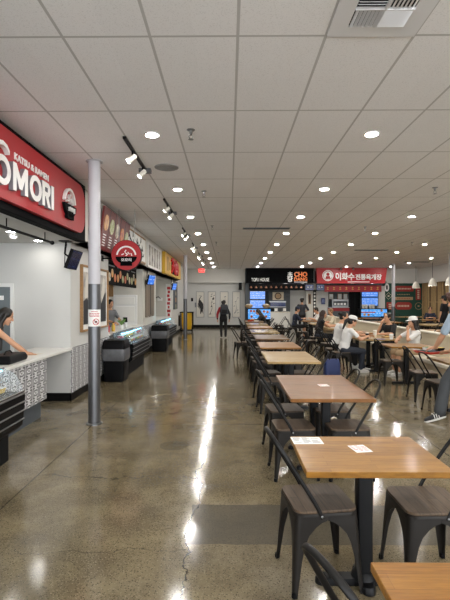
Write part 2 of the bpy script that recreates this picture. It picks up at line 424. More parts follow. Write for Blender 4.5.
# notice wrapped on the first column
def curved(r, a0, a1, z0, z1, n=10):
    m = MB(); out = [[V((r*math.cos(a), r*math.sin(a), z)) for a in [a0+(a1-a0)*k/n for k in range(n+1)]] + [V(((r-.0015)*math.cos(a), (r-.0015)*math.sin(a), z)) for a in [a1-(a1-a0)*k/n for k in range(n+1)]] for z in (z0, z1)]
    return m.loft(out)
nt = thing('column_notice', 'white notice with red print wrapped around the near left column', 'notice', (-1.776, 5.88, 0))
ctr = math.atan2(-5.88, 1.776); hw = math.radians(78)
curved(.0815, ctr-hw, ctr+hw, 1.285, 1.505).build('sheet', 'paper', nt)
m = MB()
for k, (z, a, b) in enumerate(((1.478, -.55, .55), (1.455, -.9, .9), (1.435, -.95, .8), (1.418, -.8, .9))):
    for q in range(7):
        u0 = a+(b-a)*q/7
        m2 = curved(.0825, ctr+u0, ctr+u0+(b-a)/9.5, z-.005, z+.005, 3); m.add(m2.v, m2.f)
m.build('red_print', 'redink', nt)
# crossed-out cart symbol
aS = ctr+.25; N = V((math.cos(aS), math.sin(aS), 0)); U = V((-N.y, N.x, 0)); O = N*.0815 + V((0, 0, 1.345))
m = MB(); ring = [(circ(.042, 24), circ(.034, 24))]
rr = []
for k in range(25):
    a = 2*PI*k/24; c, s_ = math.cos(a), math.sin(a)
    rr.append([O+U*c*.042+V((0, 0, s_*.042)), O+U*c*.034+V((0, 0, s_*.034)), O+U*c*.034+V((0, 0, s_*.034))+N*.004, O+U*c*.042+V((0, 0, s_*.042))+N*.004])
m.loft(rr); m.tube([O+U*-.027+V((0, 0, .027)), O+U*.027+V((0, 0, -.027))], .004, 6)
m.build('no_entry_symbol', 'redink', nt)
m = MB().box(-.016, .014, 0, .003, -.008, .012).box(-.024, -.014, 0, .003, .01, .016).cyl((-.01, .0015, -.014), (-.01, .003, -.014), .005).cyl((.009, .0015, -.014), (.009, .003, -.014), .005)
m.xf(Matrix(((U.x, N.x, 0, O.x), (U.y, N.y, 0, O.y), (0, 0, 1, O.z), (0, 0, 0, 1)))); m.build('cart_symbol', 'ink', nt)

# ------------------------------------------------------------------ ceiling fittings
ORD = ['first', 'second', 'third', 'fourth', 'fifth', 'sixth', 'seventh', 'eighth', 'ninth', 'tenth', 'eleventh']
ROWS = ['row above the open aisle', 'row above the long table line', 'third row from the left shops', 'fourth row from the left shops', 'fifth row beside the right wall']
def make_downlight():
    t = thing('downlight', '', 'ceiling light')
    MB().lathe([(.088, 0), (.088, -.008), (.074, -.014), (.063, -.010), (.063, 0)], n=28).build('trim_ring', 'trim', t)
    MB().lathe([(.062, -.003), (.062, -.011), (.055, -.016), (.035, -.018)], n=28).build('lens', 'lamp', t)
    return t
dl = None; n_dl = 0
for i in range(5):
    for j in range(-2, 9):
        x, y = -.85 + 2.42*i, 4.93 + 2.44*j
        n = j+3
        lab = 'round recessed downlight, %s from the near end of the %s' % (ORD[n-1], ROWS[i])
        loc = (x, y, CEIL)
        if dl is None: dl = make_downlight(); dl['label'] = lab; dl['group'] = 'recessed ceiling downlights'; dl.location = loc
        else: dup(dl, loc, 0, lab)
TR = ['first', 'second', 'third', 'fourth', 'fifth', 'sixth']
def make_track():
    t = thing('track_light', '', 'track light')
    B(-.018, .018, -.65, .62, -.03, 0).build('track', 'black', t, .004)
    B(-.085, .085, .55, .66, -.055, 0).build('feed_box', 'darksteel', t, .008)
    for k, (y, tx) in enumerate(((-.22, -.75), (.42, -.5))):
        h = MB().cyl((0, y, -.03), (0, y, -.085), .012); h.build('stem', 'black', t)
        d = V((tx, -.25, -.65)).normalized(); c = V((0, y, -.11))
        hd = MB().tube([c-d*.055, c-d*.045, c+d*.07], [.018, .031, .036], 18); ho = hd.build('spot_head', 'lampwhite', t)
        MB().tube([c+d*.066, c+d*.0715], [.03, .03], 18).build('lens', 'spotglow', ho)
    return t
tl = None
for k, y in enumerate((5.63, 8.68, 11.9, 14.9, 17.9, 20.6)):
    lab = 'black ceiling track with two white spotlights, %s from the near end of the aisle' % TR[k]
    if tl is None: tl = make_track(); tl.location = (-1.17, y, CEIL); tl['label'] = lab; tl['group'] = 'ceiling track lights'
    else: dup(tl, (-1.17, y, CEIL), 0, lab)
def make_sprinkler():
    t = thing('sprinkler', '', 'sprinkler')
    MB().lathe([(.045, 0), (.045, -.006), (.018, -.014), (.018, -.04), (.012, -.045), (.012, -.06)], n=18).build('escutcheon', 'steel', t)
    m = MB()
    for a in (0, PI): m.tube([(.012*math.cos(a), 0, -.058), (.022*math.cos(a), 0, -.07), (.016*math.cos(a), 0, -.09), (.004*math.cos(a), 0, -.1)], .004, 6)
    m.build('yoke', 'steel', t)
    MB().lathe([(.004, -.1), (.026, -.102), (.03, -.106), (.004, -.108)], n=16).build('deflector', 'steel', t)
    return t
sp = None
for x, y, lab in ((-.41, 4.8, 'nearest ceiling sprinkler, right of the nearest downlight'), (-.42, 7.5, 'ceiling sprinkler beside the second downlight above the aisle'),
             (-.41, 11, 'ceiling sprinkler beside the fourth downlight of the aisle row'), (-.4, 14.1, 'ceiling sprinkler beside the fifth downlight of the aisle row'), (-.4, 17.2, 'small far ceiling sprinkler ahead of the exit sign'),
             (3.35, 7.3, 'ceiling sprinkler near the right edge of the photo'), (3.4, 11.2, 'ceiling sprinkler over the booth tables, right half of ceiling'), (5.8, 14.2, 'ceiling sprinkler among the right-hand downlights')):
    if sp is None: sp = make_sprinkler(); sp.location = (x, y, CEIL); sp['label'] = lab; sp['group'] = 'ceiling sprinklers'
    else: dup(sp, (x, y, CEIL), 0, lab)
# square supply vent with four louvred quarters
vt = thing('ceiling_vent', 'square white ceiling air vent with louvres in four directions', 'vent', (.976, 2.797, CEIL))
m = MB()
m.box(-.3, .3, .185, .3, -.012, 0).box(-.3, .3, -.3, -.185, -.012, 0).box(-.3, -.185, -.185, .185, -.012, 0).box(.185, .3, -.185, .185, -.012, 0)
m.build('face_plate', 'vent', vt)
B(-.185, .185, -.185, .185, -.003, -.001).build('backing', 'ventdark', vt)
def louvre(x0, x1, y0, y1, along, tilt):
    m = MB(); n = 7
    for k in range(n):
        if along == 'y':
            x = x0+(x1-x0)*(k+.5)/n; q = MB().box(-.011, .011, y0, y1, -.0012, .0012); q.xf(Matrix.Translation((x, 0, -.013)) @ Matrix.Rotation(tilt, 4, 'Y'))
        else:
            y = y0+(y1-y0)*(k+.5)/n; q = MB().box(x0, x1, -.011, .011, -.0012, .0012); q.xf(Matrix.Translation((0, y, -.013)) @ Matrix.Rotation(tilt, 4, 'X'))
        m.add(q.v, q.f)
    return m
louvre(-.18, -.004, .004, .18, 'y', .9).build('louvre', 'vent', vt)
louvre(.004, .18, .004, .18, 'x', -.9).build('louvre', 'vent', vt)
louvre(-.18, -.004, -.18, -.004, 'x', .7).build('louvre', 'vent', vt)
louvre(.004, .18, -.18, -.004, 'y', -.6).build('louvre', 'vent', vt)
MB().box(-.004, .004, -.185, .185, -.022, -.004).box(-.185, .185, -.004, .004, -.022, -.004).build('divider', 'vent', vt)
GRL = M('grille_grey', '8f8f8d', .6)
gr = thing('speaker_grille', 'round pale speaker grille in the ceiling beside the nearest track light', 'speaker', (-.86, 6.15, CEIL))
MB().lathe([(.165, 0), (.165, -.008), (.15, -.014), (.145, -.006), (.0, -.006)][:4] + [(.14, -.012)], n=36).build('rim', GRL, gr)
m = MB()
for k in range(1, 9): m.lathe([(.016*k+.004, -.009), (.016*k+.004, -.013), (.016*k-.006, -.013), (.016*k-.006, -.009)], n=30)
m.build('grille', GRL, gr)
for x, y, lab in ((.95, 11.4, 'long dark slot vent in the ceiling above the table line'), (5.2, 16.4, 'dark slot vent in the ceiling ahead of the red shop sign'), (9.0, 21.5, 'dark slot vent in the far right of the ceiling')):
    t = thing('slot_vent', lab, 'vent', (x, y, CEIL), 0, 'ceiling slot vents')
    B(-.6, .6, -.1, .1, -.012, 0).build('frame', 'greydoor', t)
    louvre(-.58, .58, -.09, .09, 'x', .6).build('louvre', 'dgrey', t)
ex = thing('exit_sign', 'small red glowing exit sign hung near the far wall', 'exit sign', (-1.47, 24.0, CEIL))
B(-.17, .17, -.025, .025, -.36, -.14).build('housing', 'whitem', ex, .006)
MB().cyl((0, 0, -.14), (0, 0, 0), .012).build('stem', 'whitem', ex)
B(-.16, .16, -.03, -.025, -.35, -.15).build('face', 'exit', ex)
text('lettering', 'EXIT', .22, .1, .006, fr((0, -.03, -.25), SOUTH), 'lwhite', ex)
def pendant(x, y, zb, lab):
    t = thing('pendant_lamp', lab, 'pendant lamp', (x, y, zb), 0, 'white bell pendants by the right wall')
    s = .2
    MB().lathe([(.03, .36), (.04, .34), (.075, .32), (.13, .25), (.175, .14), (.195, .03), (.195, 0), (.186, 0), (.186, .03), (.165, .14), (.12, .24), (.06, .31), (.02, .33)], n=28).build('shade', 'lampwhite', t)
    MB().cyl((0, 0, .35), (0, 0, CEIL-zb), .009, n=8).build('cord', 'black', t)
    MB().lathe([(.05, CEIL-zb-.03), (.05, CEIL-zb)], n=16).build('canopy', 'lampwhite', t)
    MB().ell((0, 0, .08), .05).build('bulb', 'shoplamp', t)
pendant(10.0, 24.0, 2.255, 'white bell pendant lamp in front of the green panelled wall')
pendant(9.75, 21.5, 2.31, 'white bell pendant lamp in front of the wooden slats')
pendant(9.36, 19.0, 2.26, 'white bell pendant lamp beside the column at the right edge')
hs = thing('wall_speaker', 'small black speaker box hung at the right of the four artworks', 'speaker', (.66, 26.1, 2.22))
B(-.09, .09, -.09, .09, 0, .42).build('cabinet', 'black', hs, .01)
B(-.075, .075, -.1, -.09, .03, .39).build('grille', 'blackmat', hs)
MB().cyl((0, .05, .3), (0, .2, .3), .015).cyl((0, .2, .3), (0, .2, .44), .02).build('bracket', 'black', hs)

# ------------------------------------------------------------------ shops on the left
def bowl_logo(parent, O, axes, s, d, bowlmat='signblack', arcmat='lwhite'):
    """bowl of soup with noodles under an arc; s = half width"""
    f = fr(O, axes)
    MB().prism(arcband(s*.80, s*.95, .12, PI-.12, 24, 0, .06*s), d, f).build('logo_arc', arcmat, parent)
    bw = circ(s, 24, 0, 0, PI, 2*PI); bw = [(x, y*.72) for x, y in bw]
    MB().prism(bw, d, f).prism([(-.55*s, -.86*s), (.55*s, -.86*s), (.55*s, -.6*s), (-.55*s, -.6*s)], d, f).build('logo_bowl', bowlmat, parent)
    m = MB()
    for x, y, a in ((-.08, .52, 1.0), (.22, .32, 2.3), (-.33, .22, .4), (.48, .2, 1.9), (.05, .16, .7), (.0, .74*0+.3, 2.6)):
        c, q = math.cos(a), math.sin(a); l, h = .13*s, .045*s
        m.prism([(x*s+u*c-v*q, y*s+u*q+v*c) for u, v in ((-l, -h), (l, -h), (l, h), (-l, h))], d, f)
    m.build('logo_noodles', arcmat, parent)
    text('logo_lettering', '오모리', s*.98, s*.3, d*.6, fr(V(O)+axes[0].cross(axes[1])*d+axes[1]*(-.30*s), axes), 'lwhite', parent, .03)

sg = thing('shop_sign', 'long red sign with big white letters and bowl logo, top left', 'shop sign', (-2.3, 3.7, 2.55))
B(-.12, 0, -5.5, 3.44, 0, .9).build('fascia_box', 'signblack', sg, .01)
O = V((0, 1.6, .45))
MB().prism(rrect(3.25, .72, .24, 10), .06, fr(O, EAST)).build('red_face', 'red', sg)
fx = .061
LH = .288                      # heavy rounded capitals, each letter of the name a solid piece
lm, lf = MB(), MB()                     # returns with side shade painted in as grey, and white faces
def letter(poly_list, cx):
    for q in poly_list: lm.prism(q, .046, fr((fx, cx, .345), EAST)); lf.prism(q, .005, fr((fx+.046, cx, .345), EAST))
def ringo(cx, w):
    out = rrect(w, LH, w*.48, 10); inn = rrect(w-.14, LH-.12, (w-.14)*.47, 10)
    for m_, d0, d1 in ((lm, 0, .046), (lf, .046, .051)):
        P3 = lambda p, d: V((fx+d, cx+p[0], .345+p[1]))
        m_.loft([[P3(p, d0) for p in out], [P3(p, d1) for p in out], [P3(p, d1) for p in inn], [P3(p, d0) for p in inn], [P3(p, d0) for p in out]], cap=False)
h_ = LH/2
ringo(.61, .32); ringo(1.355, .315)
letter([[(-.165, -h_), (-.098, -h_), (-.098, h_), (-.165, h_)], [(.098, -h_), (.165, -h_), (.165, h_), (.098, h_)], [(-.098, h_), (-.098, h_-.12), (-.03, -h_+.04), (0, -h_+.04), (0, h_-.14)], [(0, h_-.14), (0, -h_+.04), (.03, -h_+.04), (.098, h_-.12), (.098, h_)]], .985)
letter([[(-.115, -h_), (-.045, -h_), (-.045, h_), (-.115, h_)], [(-.045, h_-.058), (.05, h_-.058), (.075, h_-.01), (.05, h_), (-.045, h_)], [(.045, .03), (.1, .01), (.115, .04), (.115, h_-.05), (.075, h_-.01), (.045, h_-.058)], [(-.045, -.025), (.06, -.025), (.1, .01), (.045, .03), (-.045, .03)], [(-.02, -.025), (.05, -h_), (.125, -h_), (.055, -.025)]], 1.645)
letter([[(-.037, -h_), (.037, -h_), (.037, h_), (-.037, h_)]], 1.835)
lm.build('shaded_returns', 'greyink', sg, smooth=0); lf.build('main_lettering', 'lwhite', sg, smooth=0)
MB().prism([(-.135, -.028), (-.09, .012), (0, .03), (.09, .012), (.135, -.028), (.135, .012), (.09, .055), (0, .073), (-.09, .055), (-.135, .012)], .05, fr((fx, .61, .555), EAST)).build('macron', 'lwhite', sg)
text('small_lettering', 'KATSU & RAMEN', .88, .074, .008, fr((fx, 1.375, .583), EAST), 'lwhite', sg, .022)
bowl_logo(sg, V((fx, 2.5, .40)), EAST, .225, .04)
# curtain rail and shop ceiling fittings
t = thing('hanging_rail', 'thin black rail hung below the shop ceiling under the big red sign', 'rail', (-2.5, 3, 2.44))
MB().cyl((0, -3, 0), (0, 3.28, 0), .017).build('rail', 'black', t)
MB().ell((0, 3.3, 0), .03).build('finial', 'black', t)
m = MB()
for y in (-2, .2, 2.0, 3.05): m.cyl((0, y, 0), (0, y, .11), .007)
m.build('hangers', 'black', t)
sd = thing('smoke_detector', 'white domed smoke detector between two small lights in the first shop', 'smoke detector', (-2.98, 6.15, 2.55))
MB().lathe([(.075, 0), (.075, -.02), (.06, -.03), (.05, -.075), (.02, -.085)], n=24).build('base', 'whitem', sd)
MB().lathe([(.052, -.045), (.054, -.055), (.05, -.06)], n=24).build('band', 'dgrey', sd)
sl = None
for k, (x, y, lab) in enumerate(((-2.92, 5.96, 'small ceiling light left of the smoke detector, first shop'), (-2.94, 6.86, 'small ceiling light right of the smoke detector, first shop'), (-4.2, 5.0, 'ceiling light deep inside the first shop'), (-4.2, 3.0, 'ceiling light at the near end inside the first shop'), (-2.95, 3.6, 'ceiling light over the near counter of the first shop'),
        (-3.1, 10.6, 'ceiling light over the second shop counter'), (-3.1, 12.4, 'ceiling light by the second shop partition'), (-4.3, 11.4, 'ceiling light deep inside the second shop'), (-3.1, 16.6, 'ceiling light over the third shop counter'), (-3.1, 18.8, 'ceiling light by the third shop partition'), (-4.3, 17.6, 'ceiling light deep inside the third shop'))):
    if sl is None:
        sl = thing('shop_downlight', lab, 'ceiling light', (x, y, 2.55), 0, 'small shop ceiling lights')
        MB().lathe([(.075, 0), (.075, -.006), (.06, -.01), (.055, 0)], n=24).build('trim_ring', 'trim', sl)
        MB().lathe([(.055, -.002), (.055, -.006)], n=24).build('lens', 'shoplamp', sl)
    else: dup(sl, (x, y, 2.55), 0, lab)
def monitor(x, y, z, lab, mat, w=.44, h=.31, tilt=.36, yaw=0):
    """order screen hung from the soffit, its face to the aisle and tipped down"""
    t = thing('hanging_monitor', lab, 'monitor', (x, y, z), yaw, 'hanging order monitors')
    R_ = Matrix.Rotation(tilt, 4, 'Y')
    B(-.05, 0, -w/2, w/2, -h/2, h/2).xf(R_).build('housing', 'black', t, .006)
    B(0, .003, -w/2+.015, w/2-.015, -h/2+.015, h/2-.015).xf(R_).build('screen', mat, t)
    MB().tube([(-.05, 0, .02), (-.16, 0, .1), (-.14, 0, 2.55-z)], .016).box(-.22, -.06, -.1, .1, 2.535-z, 2.548-z).build('bracket', 'black', t)
    MB().tube([(-.06, -.1, -.05), (-.12, -.12, -.1), (-.14, -.05, .1), (-.13, 0, 2.5-z)], .007, 6).build('cable', 'black', t)
    return t
monitor(-2.40, 6.95, 2.25, 'dark blue order monitor hung under the end of the big red sign', 'orderscr')
monitor(-2.36, 13.6, 2.24, 'bright blue monitor hung above the wooden boards on the left', 'blue', .42, .31, .25, -.3)
monitor(-2.33, 19.1, 2.2, 'bright blue monitor hung beside the slim far left column', 'blue', .4, .3, .25, -.3)

# first shop: counter, food case
ct = thing('service_counter', 'white-topped counter with lattice tiled front at the left edge', 'counter', (-2.56, 3.6, 0))
B(-.5, 0, -4.5, 2.65, .25, .82).build('tiled_front', 'lattice', ct)
B(-.45, -.06, -4.5, 2.6, 0, .25).build('toe_kick', 'dgrey', ct)
B(-.58, .03, -4.5, 3.6, .82, .86).build('worktop', 'white', ct, .004)
B(-.5, -.38, 3.5, 3.58, .5, .78).build('socket_box', 'black', ct)
def food_case(x, y0, y1, lab, seed, px=0):
    """open chilled case: black body with silver bumper lines, glazed front, lit shelf, packs are things of their own"""
    t = thing('chilled_case', lab, 'display case', (x, y0, 0), 0, 'chilled grab and go cases'); L = y1-y0
    B(-.42, -.12, .06, L-.06, 0, .34).build('plinth', 'blackmat', t)
    body = MB().prism([(-.42, .30), (-.06, .30), (.0, .35), (.03, .65), (.01, .69), (-.42, .69)], L, (V((0, L, 0)), V((1, 0, 0)), V((0, 0, 1))))
    body.build('body', 'black', t, .008)
    m = MB()
    for z, xx in ((.41, .007), (.50, .017), (.59, .026), (.67, .022)): m.box(xx-.02, xx+.012, 0, L, z, z+.012)
    m.build('bumper', 'steel', t, .003)
    B(-.05, .0, L-.01, L+.002, .42, .47).build('rating_sticker', 'redink', t)
    prof = [(.005, .69), (-.03, .80), (-.09, .88), (-.2, .93)]
    for y in (0, L-.008):
        m = MB().prism([(-.42, .69)] + prof + [(-.42, .93)], .008, (V((0, y+.008, 0)), V((1, 0, 0)), V((0, 0, 1)))); m.build('end_glass', 'glass', t)
    m = MB(); m.loft([[V((px_, y, z)) for y in (0, L)] + [V((px_-.006, y, z-.004)) for y in (L, 0)] for px_, z in prof]); m.build('front_glass', 'glass', t)
    MB().tube([(.008, 0, .695), (.008, L, .695)], .012).tube([(-.2, 0, .93), (-.2, L, .93)], .01).build('glass_rail', 'chrome', t)
    B(-.42, -.18, .01, L-.01, .92, .932).build('top_shelf', 'glass', t)
    B(-.42, -.40, .01, L-.01, .69, .92).build('back_panel', 'dgrey', t)
    B(-.25, -.2, .03, L-.03, .90, .918).build('light_strip', 'led', t)
    B(-.40, -.12, .02, L-.02, .802, .81).build('shelf', 'glass', t)
    rnd = random.Random(seed); proto = {}
    cols = ['pink', 'foodred', 'foodgreen', 'foodwhite', 'foodyel']; nm = ['pink', 'red', 'green', 'white', 'yellow']
    where = px
    n = min(9, max(3, int(L/.18)))
    for k in range(n):
        for lev, z in (('shelf', .811), ('floor', .692)):
            c = rnd.randrange(5); y = .1 + (L-.2)*k/(n-1)
            lab2 = '%s food pack, %s on the %s of the %s' % (nm[c], ORD[k], 'upper shelf' if lev == 'shelf' else 'bottom', where)
            p = thing('food_pack', lab2, 'food pack', (x-.27 + (.06 if lev == 'floor' else 0), y0+y, z), rnd.uniform(-.2, .2), 'food packs in the chilled cases')
            key = c
            if key not in proto:
                a = MB().loft([[V((sx*w_, sy*w2, zz)) for sx, sy in ((-1, -1), (1, -1), (1, 1), (-1, 1))] for w_, w2, zz in ((.05, .042, 0), (.062, .052, .05))]).mesh('tub')
                a.materials.append(MAT[cols[c]])
                b2 = MB().box(-.064, .064, -.054, .054, .05, .056).ell((0, 0, .06), (.03, .025, .012)).mesh('lid'); b2.materials.append(MAT['plastic' if c % 2 else 'foodwhite'])
                proto[key] = (a, b2)
            for nm2, me in zip(('tub', 'lid'), proto[key]):
                o = bpy.data.objects.new(nm2, me); COL.objects.link(o); o.parent = p
    return t
food_case(-2.12, 2.9, 4.58, 'black chilled food case with silver lines at the left edge', 1, 'nearest chilled case')
pos = thing('card_terminal_case', 'black soft case on the counter beside the leaning woman', 'case', (-2.74, 5.52, .861), .05)
MB().loft([[V((sx*a, sy*b, z)) for sx, sy in ((-1, -1), (1, -1), (1, 1), (-1, 1))] for a, b, z in ((.13, .26, 0), (.14, .27, .04), (.12, .24, .10))]).build('shell', 'black', pos, .015)
MB().tube([(0, -.12, .095), (0, -.06, .135), (0, .06, .135), (0, .12, .095)], .009).build('handle', 'blackmat', pos)
tr = thing('paper_form', 'pale sheet of paper under the leaning woman\'s hands', 'paper', (-2.78, 6.3, .861))
B(-.1, .1, -.12, .12, 0, .002).build('sheet', 'cream', tr)

# pier with a framed picture
pf = thing('framed_picture', 'tall oak-framed dark picture hung behind the near left column', 'picture', (-2.56, 8.48, 1.66))
W2, H2 = 1.66, 1.17
m = MB()
m.box(0, .05, -W2/2, W2/2, -H2/2, -H2/2+.035).box(0, .05, -W2/2, W2/2, H2/2-.035, H2/2).box(0, .05, -W2/2, -W2/2+.035, -H2/2+.035, H2/2-.035).box(0, .05, W2/2-.035, W2/2, -H2/2+.035, H2/2-.035)
m.build('frame', 'frame', pf, .003)
B(.005, .018, -W2/2+.03, W2/2-.03, -H2/2+.03, H2/2-.03).build('mount', 'paper', pf)
B(.018, .022, -W2/2+.12, W2/2-.12, -H2/2+.12, H2/2-.12).build('picture_ground', photo_mat('picture_print', ['d8d4cb', '8d8a86', 'c9c4bb', '3c3b3c'], 3), pf)
for a in ([(-.7, -.46), (-.2, -.46), (-.25, -.1), (-.55, 0), (-.7, -.05)], [(.25, -.46), (.7, -.46), (.7, .1), (.5, .2), (.3, -.1)]): MB().prism(a, .003, fr((.022, 0, 0), EAST)).build('dark_figure', 'ink', pf)
for a in ([(.35, -.1), (.62, .12), (.62, .38), (.5, .42), (.42, .2)], [(-.62, 0), (-.4, .02), (-.42, .36), (-.5, .44), (-.6, .3)]): MB().prism(a, .003, fr((.023, 0, 0), EAST)).build('pale_figure', 'art', pf)

# round hanging sign
cs = thing('blade_sign', 'round red sign with bowl logo sticking out over the aisle', 'shop sign', (-2.06, 9.0, 2.53))
MB().prism(circ(.305, 48), .1, fr((0, .05, 0), SOUTH)).build('rim', 'black', cs)
MB().prism(circ(.298, 48), .006, fr((0, -.05, 0), SOUTH)).build('red_face', 'red', cs)
bowl_logo(cs, V((0, -.056, -.03)), SOUTH, .215, .006)
MB().cyl((-.29, 0, -.06), (-.49, 0, -.06), .014).box(-.5, -.485, -.05, .05, -.12, 0).build('bracket', 'black', cs)
MB().cyl((-.16, 0, .25), (-.16, 0, CEIL-2.53), .005, n=8).cyl((.16, 0, .25), (.16, 0, CEIL-2.53), .005, n=8).build('rods', 'steel', cs)

# boards along the upper wall
PH = dict(a=photo_mat('dish_orange', ['3a1c12', 'c9792f', 'e2b05a', '7a8a3a']), b=photo_mat('dish_green', ['5c6b2c', 'c7c29a', '8a9a4a', 'd9d0b0']), c=photo_mat('dish_cream', ['b08c5a', 'e3d8bd', '6a5a3a', 'efe6cf']), d=photo_mat('dish_red', ['6a1a14', 'b53a22', 'd9862f', '2a1410']))
mb = thing('menu_board', 'tilted dark red menu board with five round dishes', 'menu board', (-2.33, 9.25, 2.97))
Rt = Matrix.Rotation(.14, 4, 'Y')
B(-.04, 0, -1.05, 1.05, -.40, .40).xf(Rt).build('panel', M('menu_maroon', '6e2723', .45, var=.2, scale=3), mb, .004)
m = MB()
for k in range(1, 5): m.box(0, .004, -1.05+.42*k-.006, -1.05+.42*k+.006, -.4, .4)
m.xf(Rt).build('dividers', 'dgrey', mb)
for k, p in enumerate('abcdb'):
    MB().prism(circ(.15, 24), .008, fr((0, -.84+.42*k, .12-.02*k), EAST)).xf(Rt).build('dish_picture', PH[p], mb)
    m = MB()
    for q in range(5): m.box(0, .004, -.84+.42*k-.1, -.84+.42*k+.02+.1*random.random(), -.12-.05*q, -.10-.05*q)
    m.xf(Rt).build('dish_caption', 'paper', mb)
wb = thing('calligraphy_board', 'brown-framed white board with loose black brush strokes, upper left wall', 'sign board', (-2.42, 11.55, 3.0))
B(0, .04, -1.2, 1.2, -.36, .36).build('frame', 'frame', wb, .004)
B(.04, .045, -1.14, 1.14, -.31, .31).build('sheet', 'paper', wb)
m = MB(); rnd = random.Random(3)
for k in range(13):
    y = -1.0+2.0*rnd.random(); z = rnd.uniform(-.22, .22); a = rnd.uniform(0, PI)
    pts = [(.048, y+.13*math.cos(a)*s+.04*math.sin(6*s), z+.09*math.sin(a)*s+.05*s*s) for s in (-1, -.5, 0, .5, 1)]
    MB().tube(pts, [.004, .014, .018, .012, .004], 6).build('brush_stroke', 'ink', wb)
db = thing('photo_board', 'white upper board with five dark upright photo strips', 'menu board', (-2.415, 14.4, 2.98))
B(0, .03, -1.3, 1.3, -.38, .38).build('panel', 'whitem', db)
pm = photo_mat('strip_photo', ['2c2a2a', '57524c', 'b9b1a4', '3b3633'], 5)
for k in range(5): B(.03, .036, -1.12+.47*k, -.82+.47*k, -.3, .3).build('photo_strip', pm, db)
yb = thing('shop_sign', 'yellow upper sign with red brushed characters on black', 'shop sign', (-2.42, 18.7, 2.99))
B(0, .12, -2.6, 2.6, -.4, .4).build('box', 'signyellow', yb, .01)
B(.12, .13, -.9, .95, -.3, .32).build('black_square', 'signblack', yb)
MB().box(.121, .126, -2.2, -1.7, -.26, .26).box(.121, .126, -1.5, -1.2, -.2, .1).box(.121, .126, 1.3, 1.7, -.2, .2).build('yellow_print', M('ochre', 'a8801c', .5), yb)
m = MB()
for st in ([(-1.05, .2), (-.6, .28), (-.15, .22)], [(-.6, .33), (-.65, 0), (-.95, -.28)], [(-.9, -.02), (-.4, .05), (-.1, -.2)], [(.1, .3), (.15, 0), (.05, -.3)], [(.0, .1), (.5, .15), (.9, .08)], [(.5, .34), (.55, 0), (.4, -.3)], [(.9, .25), (.95, -.05), (1.1, -.28)], [(.2, -.15), (.6, -.12), (1.0, -.2)]):
    m.tube([(.14, y, z) for y, z in st], [.05, .075, .04], 6)
m.build('red_characters', M('brush_red', 'd8252c', .4), yb)

# second shop
ct = thing('service_counter', 'counter of the second shop behind the lit glass case', 'counter', (-2.56, 9.46, 0))
B(-.6, 0, 0, 3.7, .12, .86).build('tiled_front', 'lattice', ct)
B(-.55, -.04, 0, 3.7, 0, .12).build('toe_kick', 'base', ct)
B(-.62, .02, 0, 3.72, .86, .9).build('worktop', 'white', ct, .004)
food_case(-2.06, 9.5, 11.5, 'black chilled case with blue-white lit top behind the nearer waste bin', 2, 'second chilled case')
def bin_(x, y, lab, w=.44, d=.5):
    t = thing('waste_bin', lab, 'waste bin', (x, y, 0), 0, 'black waste bins by the shops')
    def R(a, b, z): return [V((px, py, z)) for px, py in rrect(a, b, .05, 4)]
    MB().loft([R(w*.9, d*.9, 0), R(w*.96, d*.96, .44)]).build('bin_body', 'black', t)
    MB().loft([R(w*1.0, d*1.0, .42), R(w*1.05, d*1.05, .46), R(w*1.06, d*1.06, .58), R(w*1.02, d*1.02, .66)]).build('liner', M('bin_liner', '5c5d60', .3, var=.35, scale=14, bump=.6, bscale=22), t)
    MB().loft([R(w*1.04, d*1.04, .655), R(w*1.05, d*1.05, .70), R(w*.98, d*.98, .80), R(w*.9, d*.9, .83)]).build('lid', 'black', t)
    return t
bin_(-2.29, 9.07, 'black waste bin with grey liner band, nearer of the two by the shops')
bin_(-2.2, 14.3, 'black waste bin with grey liner band, farther of the two by the shops', .5, .55)
hm = thing('hanging_menu', 'row of four dark food photo panels hung inside the second shop', 'menu board', (-2.75, 11.6, 2.24))
for k in range(4): B(-.02, .02, -1.55+.78*k, -.79+.78*k, -.26, .26).build('photo_panel', 'signblack', hm)
for k in range(4):
    for q in range(3): MB().prism(circ(.1, 18), .006, fr((.02, -1.42+.78*k+.25*q, -.08+.1*(q % 2)), EAST)).build('dish_photo', PH['cadb'[(k+q) % 4]], hm)
    B(.02, .024, -1.5+.78*k, -.95+.78*k, .17, .2).build('caption', 'greyink', hm)
MB().box(-.025, .025, -1.56, 1.56, .26, .3).cyl((0, -1.4, .3), (0, -1.4, .31), .01).cyl((0, 1.4, .3), (0, 1.4, .31), .01).build('top_rail', 'black', hm)
cb = thing('cutting_board', 'brown board hung on the partition beside the white panels', 'board', (-3.52, 13.21, 1.75))
B(-.09, .09, 0, .04, -.02, .55).build('board', 'frame', cb, .01)
